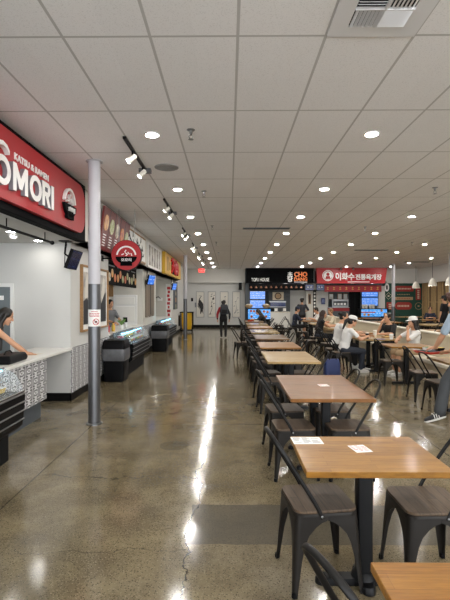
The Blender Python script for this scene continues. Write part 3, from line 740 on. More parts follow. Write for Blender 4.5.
for k, (x, y, m_, h, lab) in enumerate(((-2.75, 10.15, 'foodred', .2, 'red bottle on the second shop counter'), (-2.7, 10.4, 'foodyel', .2, 'yellow bottle on the second shop counter'), (-2.78, 10.75, 'orange', .18, 'orange bottle on the second shop counter'), (-2.7, 11.2, 'foodgreen', .24, 'green potted leaves on the second shop counter'), (-2.68, 11.6, 'paper', .15, 'white cup on the second shop counter'))):
    t = thing('bottle' if k < 3 else ('small_plant' if k == 3 else 'paper_cup'), lab, 'bottle' if k < 3 else ('plant' if k == 3 else 'cup'), (x, y, .9))
    if k < 3:
        MB().lathe([(.035, 0), (.038, .02), (.038, h*.65), (.018, h*.8), (.016, h)], n=14).build('bottle_body', m_, t); MB().lathe([(.018, h), (.018, h+.025)], n=12).build('cap', 'black', t)
    elif k == 3:
        MB().lathe([(.05, 0), (.065, .1)], n=14).build('pot', 'paper', t); m = MB()
        for q in range(14):
            a = q*2.4; m.tube([(0, 0, .09), (.05*math.cos(a), .05*math.sin(a), .18), (.11*math.cos(a), .11*math.sin(a), .2+.03*(q % 3))], [.004, .018, .003], 5)
        m.build('leaves', m_, t)
    else: MB().lathe([(.03, 0), (.042, h), (.038, h), (.028, .01)], n=16).build('cup', 'paper', t)

# second pier: wooden board menu
wm = thing('wooden_menu', 'upright grey-brown wooden boards on the pier behind the farther bin', 'menu board', (-2.555, 14.35, 1.66))
for k in range(5): B(0, .03, -.75+.3*k, -.46+.3*k, -.56+.02*(k % 2), .58-.03*(k % 3)).build('plank', WOOD('old_plank', '6f6252' if k % 2 else '83756a', '8f8272', .3, 3, .6, .0), wm)
B(.03, .036, -.04, .05, -.5, .5).build('dark_strip', 'ink', wm)
# third shop
ct = thing('service_counter', 'counter of the third shop beyond the farther waste bin', 'counter', (-2.56, 15.6, 0))
B(-.6, 0, 0, 4.3, .12, .86).build('tiled_front', 'lattice', ct)
B(-.55, -.04, 0, 4.3, 0, .12).build('toe_kick', 'base', ct)
B(-.7, .02, 0, 4.35, .86, .9).build('worktop', 'white', ct, .004)
food_case(-2.04, 15.0, 17.2, 'black chilled case with blue lit shelf behind the farther waste bin', 3, 'third chilled case')
ws = thing('wall_bracket_lamp', 'black bracket with papers fixed on the third shop partition', 'bracket', (-3.25, 19.98, 1.62))
MB().box(-.16, -.02, -.05, 0, -.1, .22).tube([(-.05, -.03, .1), (.1, -.06, .16), (.2, -.08, .06)], .02).build('arm', 'black', ws)
B(.06, .28, -.09, -.06, -.02, .1).build('sheet', 'paper', ws)
rs = thing('red_banner', 'narrow white poster with red lettering at the third shop edge', 'poster', (-2.7, 19.97, 1.6))
B(-.13, .13, 0, .02, -.9, .75).build('sheet', 'paper', rs)
m = MB()
for k in range(8): m.box(-.07+.03*(k % 2), .08-.02*(k % 3), -.006, 0, .5-.17*k, .62-.17*k)
m.build('red_print', 'redink', rs)
gp = thing('photo_poster', 'dark poster with four food photos on the third pier', 'poster', (-2.555, 21.2, 1.75))
B(0, .03, -.7, .7, -.55, .75).build('panel', 'dgrey', gp)
for k in range(4): MB().prism(circ(.12, 20), .005, fr((.03, 0, .5-.31*k), EAST)).build('photo', PH['bcab'[k]], gp)
yc = thing('janitor_cart', 'yellow bag on a black cart behind the slim far left column', 'cleaning cart', (-2.15, 22.8, 0))
m = MB()
for x, y in ((-.3, -.25), (.3, -.25), (-.3, .25), (.3, .25)): m.cyl((x, y, .08), (x, y, 1.02), .02)
m.box(-.32, .32, -.28, .28, .08, .13).box(-.34, .34, -.29, .29, .98, 1.03)
m.build('frame', 'black', yc)
MB().loft([[V((px, py, z)) for px, py in rrect(a, b, .06, 3)] for a, b, z in ((.42, .38, .14), (.5, .46, .4), (.52, .46, .9), (.56, .5, 1.0))]).build('bag', 'yellow', yc)
for x in (-.27, .27):
    for y in (-.2, .2): MB().tube([(x-.02, y, .05), (x+.02, y, .05)], .05, 14).build('wheel', 'black', yc)
MB().box(-.5, -.36, -.15, .15, .3, .85).build('side_bin', 'black', yc, .02)
nb = thing('wall_notice', 'small dark switch plate and papers on the far left wall', 'notice', (-2.05, 26.48, 1.5))
MB().box(-.2, -.08, 0, .02, .05, .25).build('plate', 'black', nb)
MB().box(.02, .14, 0, .02, -.3, -.02).box(.2, .32, 0, .02, -.3, .02).build('sheets', 'greyink', nb)

# four brush paintings on the far wall
def art(x0, x1, lab, seed, kind):
    t = thing('brush_painting', lab, 'painting', ((x0+x1)/2, YF, 1.365), 0, 'four tall brush paintings'); w = x1-x0; h = 1.53
    m = MB()
    for a in ((-w/2, w/2, -h/2, -h/2+.025), (-w/2, w/2, h/2-.025, h/2), (-w/2, -w/2+.025, -h/2, h/2), (w/2-.025, w/2, -h/2, h/2)): m.box(a[0], a[1], -.04, 0, a[2], a[3])
    m.build('frame', 'greyink', t)
    B(-w/2+.02, w/2-.02, -.02, 0, -h/2+.02, h/2-.02).build('sheet', 'art', t)
    r = random.Random(seed); m = MB()
    if kind == 0:
        m.tube([(-.05, -.022, .52), (.08, -.022, .5), (.0, -.022, .4), (-.06, -.022, .25)], [.01, .025, .02, .03], 6, .3)
        m.tube([(-.04, -.022, .25), (.06, -.022, 0), (.1, -.022, -.25), (.02, -.022, -.55)], [.06, .13, .09, .02], 8, .05)
        for k in range(9): m.tube([(-.1+.03*k, -.024, .1-.05*k), (-.14+.04*k, -.024, -.15-.05*k)], [.02, .008], 5, .2)
    else:
        for k in range(11 if kind == 1 else 8):
            x, z = r.uniform(-.13, .13), r.uniform(-.6, .6)
            m.tube([(x-.05, -.022, z-.02), (x, -.022, z+r.uniform(-.03, .05)), (x+.06, -.022, z+.02)], [.006, r.uniform(.01, .045 if kind == 1 else .025), .006], 6, .2)
        m.tube([(-.1, -.022, -.55), (.02, -.022, -.2), (-.04, -.022, .1), (.1, -.022, .45)], [.012, .01, .008, .004], 6, .2)
    m.build('brushwork', 'ink' if kind < 2 else 'greyink', t)
art(-1.95, -1.47, 'tall framed painting of one dark bird, leftmost on the far wall', 1, 0)
art(-1.25, -.78, 'tall framed painting of scattered black brush marks, second on far wall', 2, 1)
art(-.53, -.04, 'tall pale framed painting partly behind the walking person', 3, 2)
art(.20, .67, 'tall pale framed painting right of the walking person', 4, 3)

# ------------------------------------------------------------------ shops on the far wall
def far(u, v, Y=25.8): return ((u-229)*Y/447, 1.63+(300-v)*Y/447)
def fbox(u0, u1, v0, v1, y0, y1, m=None):
    x0, z1 = far(u0, v0, y0); x1, z0 = far(u1, v1, y0)
    return (m or MB()).box(x0, x1, y0, y1, max(0.0, z0), min(z1, CEIL))
struct('wall_far_pier', MB().box(.94, 1.2, 25.9, 28.1, 0, CEIL), 'dgrey')
struct('wall_far_pier_second', fbox(306.5, 317, 283.6, 330, 26.0, 26.3), 'warmwall')
struct('wall_far_pier_third', fbox(316.5, 328, 286, 330, 26.35, 26.6), 'wall')
struct('wall_far_pier_fourth', fbox(378, 384.5, 286, 330, 26.0, 26.3), 'wall')
struct('wall_far_recess', fbox(290, 305.5, 290.5, 330, 26.8, 27.0), 'wall')
struct('ceiling_far_shops', B(.94, 9.1, 25.9, 28.1, 2.62, 2.7), 'dgrey')
lp = None
for k, x in enumerate((1.9, 3.4, 4.4, 6.0, 7.4, 8.6)):
    dup(sl, (x, 26.9, 2.62), 0, 'kitchen ceiling light, %s from the left behind the two far shop signs' % ORD[k])
s1 = thing('shop_sign', 'long black sign with white and orange lettering on the far wall', 'shop sign', (0, 25.6, 0))
fb = fbox(246.2, 313.6, 266, 283, 25.6, 26.0); fb.v = [V((p.x, p.y-25.6, p.z)) for p in fb.v]; fb.build('fascia', 'signblack', s1)
K = 25.6/447
def ft(name, s, u0, u1, v0, v1, mat, par, bold=.02, Y=25.6, d=.05):
    x0, z1 = far(u0, v0, Y); x1, z0 = far(u1, v1, Y)
    return text(name, s, x1-x0, z1-z0, d, fr(((x0+x1)/2, 0, (z0+z1)/2), SOUTH), mat, par, bold)
ft('white_lettering', 'TOFU HOUSE', 251.4, 269, 278, 281.4, 'lwhite', s1, .015)
ft('korean_lettering', '초\n당', 287.3, 292.6, 272, 282, 'lwhite', s1, .03)
ft('orange_lettering', 'CHO', 294, 307, 272, 276.8, 'orange', s1, .03)
ft('orange_lettering', 'DANG', 294, 307, 277.4, 281.2, 'orange', s1, .03)
x0, z = far(294, 282, 25.6); x1, _ = far(307, 282, 25.6); B(x0, x1, -.04, 0, z-.02, z+.01).build('underline', 'lwhite', s1)
v1 = thing('shop_valance', 'dark valance with small warm lamps under the black far sign', 'valance', (0, 25.75, 0))
b = fbox(249, 305, 284.2, 290, 25.75, 25.85); b.v = [V((p.x, p.y-25.75, p.z)) for p in b.v]; b.build('panel', 'blackmat', v1)
m = MB()
for k in range(11):
    x, z = far(251+5*k, 288.2, 25.7); m.lathe([(.03, .12), (.08, .0), (.07, .0), (.02, .1)], (x, -.12, z), 14)
m.build('lamp_shades', M('copper_lamp', '9a6a52', .35, .6), v1)
m = MB()
for k in range(11):
    x, z = far(251+5*k, 288.2, 25.7); m.cyl((x, -.12, z+.1), (x, -.12, z+.3), .01, n=6).box(x-.01, x+.01, -.12, 0, z+.29, z+.31)
m.build('lamp_arms', 'black', v1)
def fthing(name, lab, cat, Y, group=None): return thing(name, lab, cat, (0, Y, 0), 0, group)
def fpart(t, nm, mat, u0, u1, v0, v1, dy=0, th=.06, bevel=0):
    Y = t.location.y; m = fbox(u0, u1, v0, v1, Y+dy, Y+dy+th); m.v = [V((p.x, p.y-Y, p.z)) for p in m.v]
    return m.build(nm, mat, t, bevel)
t = fthing('menu_screen', 'bright blue upper menu screen under the black far sign', 'screen', 25.95, 'stacked menu screens')
fpart(t, 'housing', 'black', 249.4, 265.6, 290.8, 299.7); fpart(t, 'screen', 'menu', 250, 265, 291.4, 299.1, -.01, .012)
t = fthing('menu_screen', 'bright blue lower menu screen under the black far sign', 'screen', 25.95, 'stacked menu screens')
fpart(t, 'housing', 'black', 249.4, 265.6, 299.8, 308.6); fpart(t, 'screen', 'menu', 250, 265, 300.3, 308, -.01, .012)
t = fthing('menu_light_box', 'lit white and blue photo panel below the blue screens, black-signed shop', 'light box', 25.5)
fpart(t, 'cabinet', 'black', 247, 271, 308.5, 327, 0, .38); fpart(t, 'screen', 'foodscr', 248, 270.5, 309.2, 319, -.02, .02)
m = MB()
for u, v, c in ((251, 311, 0), (254, 311.2, 0), (251.5, 316.5, 0), (264, 311.5, 0), (267.5, 312, 0), (266, 316.5, 0)):
    x, z = far(u, v, 25.5); m.prism(circ(.07, 16), .01, fr((x, -.02, z), SOUTH))
m.build('dish_photos', PH['d'], t)
for u, lab in ((249, 'round pale dish model left of the blue screens'), (266, 'round pale dish model right of the blue screens')):
    x, z = far(u, 308.4, 25.6); t = thing('dish_model', lab, 'dish', (x, 25.6, z), 0, 'pale dish models by the screens')
    MB().lathe([(.1, 0), (.2, .1), (.23, .19), (.2, .19), (.1, .05)], n=20).build('bowl', 'tan', t); MB().ell((0, 0, .17), (.19, .19, .1)).build('rice', 'ccream', t)
t = fthing('kitchen_wall_panel', 'dark green-grey panel wall holding the bowl picture', 'panel', 26.4)
fpart(t, 'panel', 'dgrey', 269, 290, 290, 327)
t = fthing('bowl_picture', 'beige square picture of a brown bowl behind the white far counter', 'picture', 26.3)
fpart(t, 'panel', 'ccream', 272.6, 283.6, 292, 300)
x, z = far(278, 296, 26.3); MB().prism(circ(.2, 24), .02, fr((x, 0, z), SOUTH)).build('bowl', 'tan', t); MB().prism(arcband(.15, .2, 0, 2*PI, 30, 0, 0), .03, fr((x, 0, z), SOUTH)).build('bowl_rim', 'brownhair', t)
t = fthing('steel_hood', 'steel shelf over a dark glass pass behind the white far counter', 'shelf', 26.1)
fpart(t, 'shelf', 'steel', 269.5, 286, 301, 302.3, 0, .25); fpart(t, 'glass_back', 'navyscr', 270.5, 285.5, 302.3, 306.5, .1, .05); fpart(t, 'lower_shelf', 'steel', 269.5, 286, 306.5, 307.3, 0, .25)
t = fthing('white_counter', 'white counter front under the steel shelf of the black-signed shop', 'counter', 25.2)
fpart(t, 'front', 'white', 270.8, 290, 312.5, 328.9, 0, .6); fpart(t, 'worktop', 'cream', 270.5, 290.3, 311.8, 312.5, -.03, .66); fpart(t, 'toe_kick', 'black', 271, 290, 327.8, 329, -.004, .1)
for u, mt, lab in ((272.5, 'black', 'black card holder on the white far counter'), (276, 'paper', 'white card holder on the white far counter'), (280, 'cdgrey', 'dark grey box on the white far counter'), (284.5, 'foodwhite', 'pale box at the right of the white far counter')):
    x, z = far(u, 311.8, 25.4); t = thing('card_holder', lab, 'card holder', (x, 25.4, z), 0, 'small holders on the white far counter')
    B(-.08, .08, -.05, .05, 0, .03).build('base', 'black', t); B(-.085, .085, -.01, .015, .03, .2).xf(Matrix.Rotation(-.15, 4, 'X')).build('card', mt, t)
t = fthing('pier_poster', 'narrow brown poster on the white pier between the far shops', 'poster', 25.97)
fpart(t, 'panel', 'frame', 308.2, 310.8, 294, 304, 0, .03); fpart(t, 'picture', 'brownhair', 308.6, 310.4, 295, 303, -.01, .01)
t = fthing('lattice_strip', 'black upright strip with white squares beside the red shop', 'panel', 25.96)
fpart(t, 'strip', 'black', 313, 316, 290, 318, 0, .04)
for k in range(7): fpart(t, 'white_square', 'paper', 313.7, 315.3, 292+3.4*k, 294+3.4*k, -.012, .012)
for u0, u1, lab in ((305.3, 313.4, 'navy lit ticket display, left of the two between the far signs'), (316.6, 324, 'navy lit ticket display, right of the two between the far signs')):
    t = fthing('ticket_display', lab, 'display', 25.55, 'navy ticket displays'); fpart(t, 'housing', 'black', u0-.3, u1+.3, 284, 290.8, .012, .1); fpart(t, 'screen', 'navyscr', u0, u1, 284.6, 290.2, 0, .012)
    x0, z0 = far(u0+2, 287.6, 25.55); x1, z1 = far(u1-2, 286.8, 25.55); MB().box(x0, (x0+x1)/2-.06, -.006, 0, z0, z1).box((x0+x1)/2+.06, x1, -.006, 0, z0, z1).build('digits', 'lwhite', t)
s2 = fthing('shop_sign', 'wide red sign with white characters and round face logo, far wall', 'shop sign', 25.5)
poly = [far(316.6, 268, 25.5), far(386.8, 266.8, 25.5), far(384.6, 283.4, 25.5), far(317.2, 283.4, 25.5)]
poly = [(a, min(b, CEIL-.005)) for a, b in poly]
MB().prism(poly[::-1] if False else poly, -.35, fr((0, 0, 0), SOUTH)).build('fascia', 'signred', s2)
x, z = far(327.6, 275.6, 25.5)
MB().prism(circ(.31, 32), .03, fr((x, 0, z), SOUTH)).build('logo_disc', 'lwhite', s2)
MB().prism(arcband(.24, .265, 0, 2*PI, 32), .035, fr((x, 0, z), SOUTH)).prism(circ(.09, 18, 0, .07), .036, fr((x, 0, z), SOUTH)).prism([(-.15, -.2), (.15, -.2), (.1, -.03), (-.1, -.03)], .036, fr((x, 0, z), SOUTH)).build('logo_figure', 'signred', s2)
ft('main_lettering', '이화수', 335.2, 354, 272.8, 280.4, 'lwhite', s2, .03, 25.5)
ft('second_lettering', '전통육개장', 355, 381, 274.2, 279.9, 'lwhite', s2, .03, 25.5)
x0, z0 = far(347.5, 282.3, 25.5); x1, z1 = far(369, 281.6, 25.5); B(x0, x1, -.01, 0, z0, z1).build('small_print', 'lwhite', s2)
t = fthing('shop_valance', 'red valance with small gold characters under the red far sign', 'valance', 25.7)
fpart(t, 'panel', 'dred', 324.5, 381, 285.3, 291.8, 0, .06)
m = MB()
for k in range(9):
    x, z = far(327.5+6.2*k, 288.4, 25.7); m.box(x-.05, x+.05, -.012, 0, z+.03, z+.06).box(x-.012, x+.012, -.012, 0, z-.09, z+.09).box(x-.06, x+.06, -.012, 0, z-.07, z-.045)
m.build('gold_characters', M('gold_print', 'c99a4a', .5), t)
t = fthing('sign_spotlights', 'black arm with two lamps above the red far sign', 'lamp', 25.2)
for u in (341, 353):
    x, z = far(u, 268.3, 25.2); MB().tube([(x, .3, z+.02), (x, .05, z+.06), (x, -.05, z)], .02).build('arm', 'black', t); MB().tube([(x, -.08, z+.03), (x, .02, z-.07)], [.03, .055], 14).build('lamp_head', 'steel', t)
t = fthing('wall_poster', 'dark blue poster on the white pier left of the red shop kitchen', 'poster', 26.3); fpart(t, 'panel', 'navy', 321, 325, 298, 304.2, 0, .03); fpart(t, 'print', 'navyscr', 321.5, 324.5, 299, 303, -.008, .008)
t = fthing('wall_pictures', 'white framed notice pair in the red shop kitchen', 'picture', 26.9)
for u in (331, 339.5, 345.2): fpart(t, 'frame', 'frame', u-2.2, u+2.2, 293.5, 299.5, 0, .03); fpart(t, 'sheet', 'paper', u-1.8, u+1.8, 294, 299, -.006, .006)
t = fthing('kitchen_unit', 'steel kitchen unit with glass front in the red shop', 'kitchen unit', 26.3)
fpart(t, 'cabinet', 'steel', 332, 348, 299.3, 307.6, .05, .6); fpart(t, 'lower_cabinet', 'darksteel', 332, 348, 307.6, 330, .08, .55); fpart(t, 'glass_front', 'dgrey', 333, 347, 301.2, 305.5, .03, .02)
for k in range(4): fpart(t, 'steel_pan', 'whitem', 334+3.2*k, 336+3.2*k, 303, 305, .0, .03)
t = fthing('red_counter', 'red-fronted service counter of the red far shop', 'counter', 25.6)
fpart(t, 'front', 'dred', 329, 349, 307.8, 311, 0, .4); fpart(t, 'worktop', 'steel', 328.8, 349.2, 307.2, 307.8, -.03, .5); fpart(t, 'lower_front', 'dgrey', 329, 349, 311, 328, .02, .4)
t = fthing('dark_cabinet', 'tall dark cabinet between red counter and blue screens', 'cabinet', 26.5)
fpart(t, 'body', 'blackmat', 349, 360, 291.5, 328); fpart(t, 'door', 'black', 350, 354.3, 293, 326, -.02, .02); fpart(t, 'door', 'black', 354.7, 359, 293, 326, -.02, .02)
for v0, v1, lab in ((291.6, 297, 'wide upper blue screen under the red far sign'), (297.2, 306, 'large lower blue screen under the red far sign')):
    t = fthing('menu_screen', lab, 'screen', 25.95, 'stacked menu screens'); fpart(t, 'housing', 'black', 361, 378, v0, v1); fpart(t, 'screen', 'menu', 361.6, 377.4, v0+.5, v1-.4, -.012, .012)
t = fthing('menu_light_box', 'lit blue and white food panel below the red shop screens', 'light box', 24.9)
fpart(t, 'cabinet', 'black', 360, 388, 308.4, 319.5, 0, .5); fpart(t, 'base', 'dgrey', 361, 387, 319.5, 330, .05, .4); fpart(t, 'screen', 'foodscr', 361, 386.5, 309.2, 316.6, -.02, .02); fpart(t, 'red_band', 'red', 361, 375, 311.8, 312.8, -.03, .02)
m = MB()
for u, v in ((364, 314.5), (368, 314.8), (381, 310.5), (384, 314)):
    x, z = far(u, v, 24.9); m.prism(circ(.07, 16), .01, fr((x, -.02, z), SOUTH))
m.build('dish_photos', PH['a'], t)
for k, u in enumerate((363, 366, 370, 373)):
    x, z = far(u, 308.4, 25.1); t = thing('paper_cup', 'white cup on the lit food panel, %s from the left of four' % ORD[k], 'cup', (x, 25.1, z), 0, 'cups on the lit food panel')
    MB().lathe([(.06, 0), (.085, .22), (.078, .22), (.05, .01)], n=14).build('cup', 'paper', t); MB().lathe([(.06, -.0+.02), (.062, .025), (.087, .19), (.088, .2)], n=14).build('sleeve', 'foodwhite', t)
# green panelled wall with red signs
struct('wall_green', fbox(384.2, 423.5, 283.2, 331, 26.2, 26.5), 'green')
def plaque(nm, lab, mat, u0, u1, v0, v1, r, ink='ccream', bars=1):
    x0, z1 = far(u0, v0, 26.2); x1, z0 = far(u1, v1, 26.2); w, h = x1-x0, z1-z0
    t = thing(nm, lab, 'wall sign', ((x0+x1)/2, 26.2, (z0+z1)/2), 0, 'signs on the green wall')
    MB().prism(rrect(w, h, min(r, w/2-.01, h/2-.01), 6), .03, fr((0, 0, 0), SOUTH)).build('panel', mat, t)
    m = MB(); n = max(2, int(w/.12)); 
    if w > h*1.2:
        for k in range(n): m.box(-w*.36+w*.72*k/n, -w*.36+w*.72*(k+.6)/n, -.036, -.03, -h*.12, h*.12)
    else:
        n = max(2, int(h/.13))
        for k in range(n): m.box(-w*.2, w*.2, -.036, -.03, -h*.38+h*.76*k/n, -h*.38+h*.76*(k+.6)/n)
    m.build('print', ink, t)
plaque('wall_plaque', 'upper wide red plaque on the green wall', 'brick', 394, 412.8, 286, 291.6, .08)
plaque('wall_plaque', 'narrow upright red plaque on the green wall', 'brick', 415, 419.8, 288, 300, .04)
plaque('wall_plaque', 'tan bar plaque in the middle of the green wall', 'tan', 394, 412, 297, 300, .02, 'brick')
plaque('wall_plaque', 'lower rounded red plaque on the green wall', 'brick', 394.5, 411, 302.2, 309.6, .2)
plaque('wall_plaque', 'square red plaque at the left end of the green wall', 'brick', 386, 392.3, 302.2, 309.6, .03)
plaque('wall_plaque', 'row of pale lettering blocks across the green wall', 'green', 394, 412, 293, 296, .02, 'tan')
for u, v, r_, lab, mt, n_ in ((388, 296, .2, 'pale diamond outline on the green wall', 'ccream', 4), (417.8, 306, .2, 'thin pale ring outline on the green wall', 'tan', 30)):
    x, z = far(u, v, 26.2); t = thing('wall_emblem', lab, 'wall sign', (x, 26.2, z), 0, 'signs on the green wall')
    m = MB(); m.tube([(r_*math.cos(2*PI*k/n_), -.012, r_*math.sin(2*PI*k/n_)) for k in range(n_+1)], .012, 6); m.build('outline', mt, t)
    MB().box(-.05, .05, -.012, 0, -.04, .04).build('centre_mark', mt, t)
x, z = far(386.2, 287.5, 26.2); t = thing('wall_emblem', 'white rounded emblem at the top left of the green wall', 'wall sign', (x, 26.2, z), 0, 'signs on the green wall')
MB().prism([(a*.55, b) for a, b in circ(.24, 20)], .03, fr((0, 0, 0), SOUTH)).build('disc', 'lwhite', t); MB().box(-.05, .05, -.036, -.03, -.12, .12).build('mark', 'cdgrey', t)

# ------------------------------------------------------------------ tables and chairs
def leg_mb(sx, sy):
    """pressed-steel leg: an angle section whose flanges widen into the seat apron"""
    rings = []
    for z, a, c in ((.0, .026, .206), (.05, .03, .203), (.2, .045, .195), (.28, .06, .19), (.33, .08, .187), (.37, .115, .1845), (.395, .15, .183), (.405, .18, .182), (.435, .18, .18)):
        r = min(.035, a*.8); t = .005; out, inn = [], []
        out.append((c-a, c)); inn.append((c-a, c-t))
        for k in range(5):
            th = PI/2*k/4; out.append((c-r+r*math.sin(th), c-r+r*math.cos(th))); inn.append((c-r+(r-t)*math.sin(th), c-r+(r-t)*math.cos(th)))
        out.append((c, c-a)); inn.append((c-t, c-a))
        rings.append([V((sx*p[0], sy*p[1], z)) for p in out+inn[::-1]])
    return MB().loft(rings)
def spline(pts, n=6):
    P = [V(p) for p in pts]; P = [P[0]*2-P[1]] + P + [P[-1]*2-P[-2]]; out = []
    for i in range(1, len(P)-2):
        for k in range(n):
            t = k/n; a, b, c, d = P[i-1:i+3]
            out.append(.5*((2*b)+(c-a)*t+(2*a-5*b+4*c-d)*t*t+(3*b-a-3*c+d)*t**3))
    out.append(P[-2]); return out
def make_chair():
    t = thing('cafe_chair', '', 'chair')
    MB().loft([[V((px, py, z)) for px, py in rrect(.372*s, .372*s, .06, 5)] for z, s in ((.425, 1.0), (.443, 1.0), (.447, .985))]).build('seat_pan', 'chair', t)
    st = MB().loft([[V((px, py, z)) for px, py in rrect(.365*s, .365*s, .055, 6)] for z, s in ((.446, .985), (.45, 1.0), (.458, 1.0), (.462, .985))]).build('seat', 'seat', t)
    for sx in (-1, 1):
        for sy in (-1, 1):
            l = leg_mb(sx, sy).build('leg', 'chair', t, smooth=50)
            MB().lathe([(.012, 0), (.016, .006), (.014, .03)], (sx*.195, sy*.195, 0), 10).build('foot_cap', 'black', l)
    h = [(-.184, -.03, .42), (-.183, -.07, .50), (-.175, -.145, .62), (-.155, -.225, .75), (-.105, -.287, .845), (0, -.303, .872)]
    h = h + [(-x, y, z) for x, y, z in h[::-1][1:]]
    MB().tube(spline(h),   .007, 12, 1.75, up=(1, 0, 0)).build('back_hoop', 'hoop', t, smooth=60)
    for sx in (-1, 1): MB().ell((sx*.188, -.035, .432), .008, None, 8, 6).build('bolt', 'steel', t)
    return t
chair0 = make_chair(); chair_used = [False]
def chair(x, y, rz, lab, group):
    if not chair_used[0]:
        chair_used[0] = True; chair0.location = (x, y, 0); chair0.rotation_euler = (0, 0, rz); chair0['label'] = lab; chair0['group'] = group; return chair0
    return dup(chair0, (x, y, 0), rz, lab, group)
FE, FW = -PI/2, PI/2     # facing +x / -x
def table(x0, x1, y0, y1, mat, lab, group, bases=None, base='iron', h=.75):
    w, d = x1-x0, y1-y0
    t = thing('cafe_table', lab, 'table', ((x0+x1)/2, (y0+y1)/2, 0), 0, group)
    MB().box(-w/2, w/2, -d/2, d/2, h-.032, h).build('tabletop', mat, t, .004)
    bases = bases or ([0] if d < .9 else [-.3, .3])
    for by in bases:
        MB().loft([[V((px, py+by, z)) for px, py in rrect(.085, .085, .012, 3)] for z in (.04, h-.06)]).build('pedestal', base, t)
        m = MB()
        for a in (PI/4, -PI/4):
            c, s = math.cos(a), math.sin(a); L = min(w, .7)*.46
            m.loft([[V((px*c-py*s, px*s+py*c+by, z)) for px, py in rrect(L*2, .05, .024, 4)] for z in (h-.055, h-.033)])
        m.build('top_spider', base, t)
        m = MB()
        for a, LL in ((0, .56), (PI/2, .26)):
            c, s = math.cos(a), math.sin(a)
            m.loft([[V((px*c-py*s, px*s+py*c+by, z)) for px, py in rrect(LL*k, .075*k, .036*k, 5)] for z, k in ((0, 1.0), (.022, 1.0), (.04, .93))])
        m.lathe([(.075, .03), (.065, .06), (.05, .075)], (0, by, 0), 18)
        m.build('base', base, t)
    return t
TW = dict(honey=WOOD('honey_butcher_block', '74490f', 'b07f33', .05, .5, .32, .15), brown=WOOD('brown_butcher_block', '68400f', '92602a', .05, .5, .3, .2),
    gold=WOOD('golden_butcher_block', '7a4c12', 'ac782c', .08, .7, .34, .12), pale=WOOD('pale_butcher_block', '96794a', 'b99c69', .06, .4, .35, .15), orange=WOOD('orange_butcher_block', '855a2a', 'a5773e', .05, .5, .32, .15),
    mottle=WOOD('mottled_butcher_block', '523b22', '866640', .09, .22, .32, .2), yellowish=WOOD('straw_butcher_block', '9a8052', 'b9a06c', .06, .4, .22, .5))
MR = 'tables in the long middle row'; RR = 'tables along the beige bench'
table(.475, 1.235, .9, 1.507, TW['gold'], 'golden brown table cut by the bottom right corner of the photo', MR)
table(.396, 1.16, 2.29, 2.89, TW['honey'], 'honey brown square table with a paper sheet and a card on it', MR)
table(.55, 1.31, 3.98, 5.25, TW['brown'], 'glossy brown long table with one small white card', MR)
table(.55, 1.31, 6.36, 7.66, TW['pale'], 'pale yellow long table behind the glossy brown one', MR)
table(.58, 1.34, 8.28, 9.4, TW['orange'], 'orange-brown table just behind the pale yellow one', MR)
table(.61, 1.37, 10.1, 11.4, TW['mottle'], 'dark mottled brown table between orange-brown and straw-coloured tables', MR)
table(.61, 1.37, 12.1, 13.4, TW['yellowish'], 'straw-coloured table in the middle row, sixth table from the camera', MR)
table(.62, 1.38, 14.1, 15.3, TW['orange'], 'brown table in the middle row, seventh table from the camera', MR)
table(.64, 1.4, 16.0, 17.3, TW['yellowish'], 'pale table in the middle row, eighth table from the camera', MR)
table(.66, 1.42, 18.1, 19.5, TW['mottle'], 'farthest brown table of the middle row, where the bent woman in black sits', MR)
tn = [None, 'the honey brown square table', 'the glossy brown long table', 'the pale yellow long table', 'the orange-brown table', 'the dark mottled table', 'the sixth table', 'the seventh table', 'the eighth table', 'the farthest middle-row table']
CG = 'chairs along the middle table row'
chair(.547, 1.43, FE+.35, 'metal chair at the bottom edge whose looped back alone shows', CG)
chair(.525, 2.665, FE+.13, 'nearest whole metal chair with grey wood seat, aisle side of the honey brown table', CG)
chair(1.16, 2.64, FW+.03, 'metal chair with dark wood seat at the right of the honey brown table', CG)
for i, (yl, xl, xr) in enumerate((((4.22, 4.88), .60, 1.10), ((6.62, 7.3), .63, 1.16), ((8.55, 9.15), .64, 1.2), ((10.4, 11.1), .66, 1.22), ((12.35, 13.1), .66, 1.25), ((14.4, 15.05), .66, 1.25), ((16.3, 16.95), .68, 1.25), ((18.4, 19.1), .7, 1.55))):
    for q, y in enumerate(yl):
        nf = ('nearer', 'farther')[q]
        if not (i == 4 and q == 0): chair(xl, y, FE+.1+random.uniform(-.1, .1), 'dark metal chair, %s of two on the aisle side of %s' % (nf, tn[i+2]), CG)
        chair(xr, y, FW+random.uniform(-.08, .08), 'dark metal chair, %s of two on the right side of %s' % (nf, tn[i+2]), CG)
chair(.36, 12.5, FE+.25, 'dark metal chair pulled out into the aisle at the sixth table', CG)
# papers on the tables
def sheet(nm, x, y, w, d, rz, lab, cat, bars, inkm='greyink', z=.7505):
    t = thing(nm, lab, cat, (x, y, z), rz); B(-w/2, w/2, -d/2, d/2, 0, .0012).build('sheet', 'paper', t)
    m = MB(); rnd = random.Random(int(x*1000))
    for k in range(bars):
        for c in range(3):
            if rnd.random() < .85: m.box(-w*.44+w*.3*c, -w*.44+w*.3*(c+.5+.4*rnd.random()), d*.4-d*.84*k/bars-.003, d*.4-d*.84*k/bars+.003, .0012, .0016)
    m.build('print', inkm, t); return t
sheet('menu_sheet', .487, 2.80, .185, .135, .03, 'white printed menu sheet at the far corner of the honey brown table', 'paper', 7)
sheet('table_card', .775, 2.65, .10, .125, .18, 'small white card with red print on the honey brown table', 'card', 5, 'redink')
sheet('table_card', .975, 4.62, .10, .11, .1, 'small white card on the glossy brown long table', 'card', 4, 'redink')

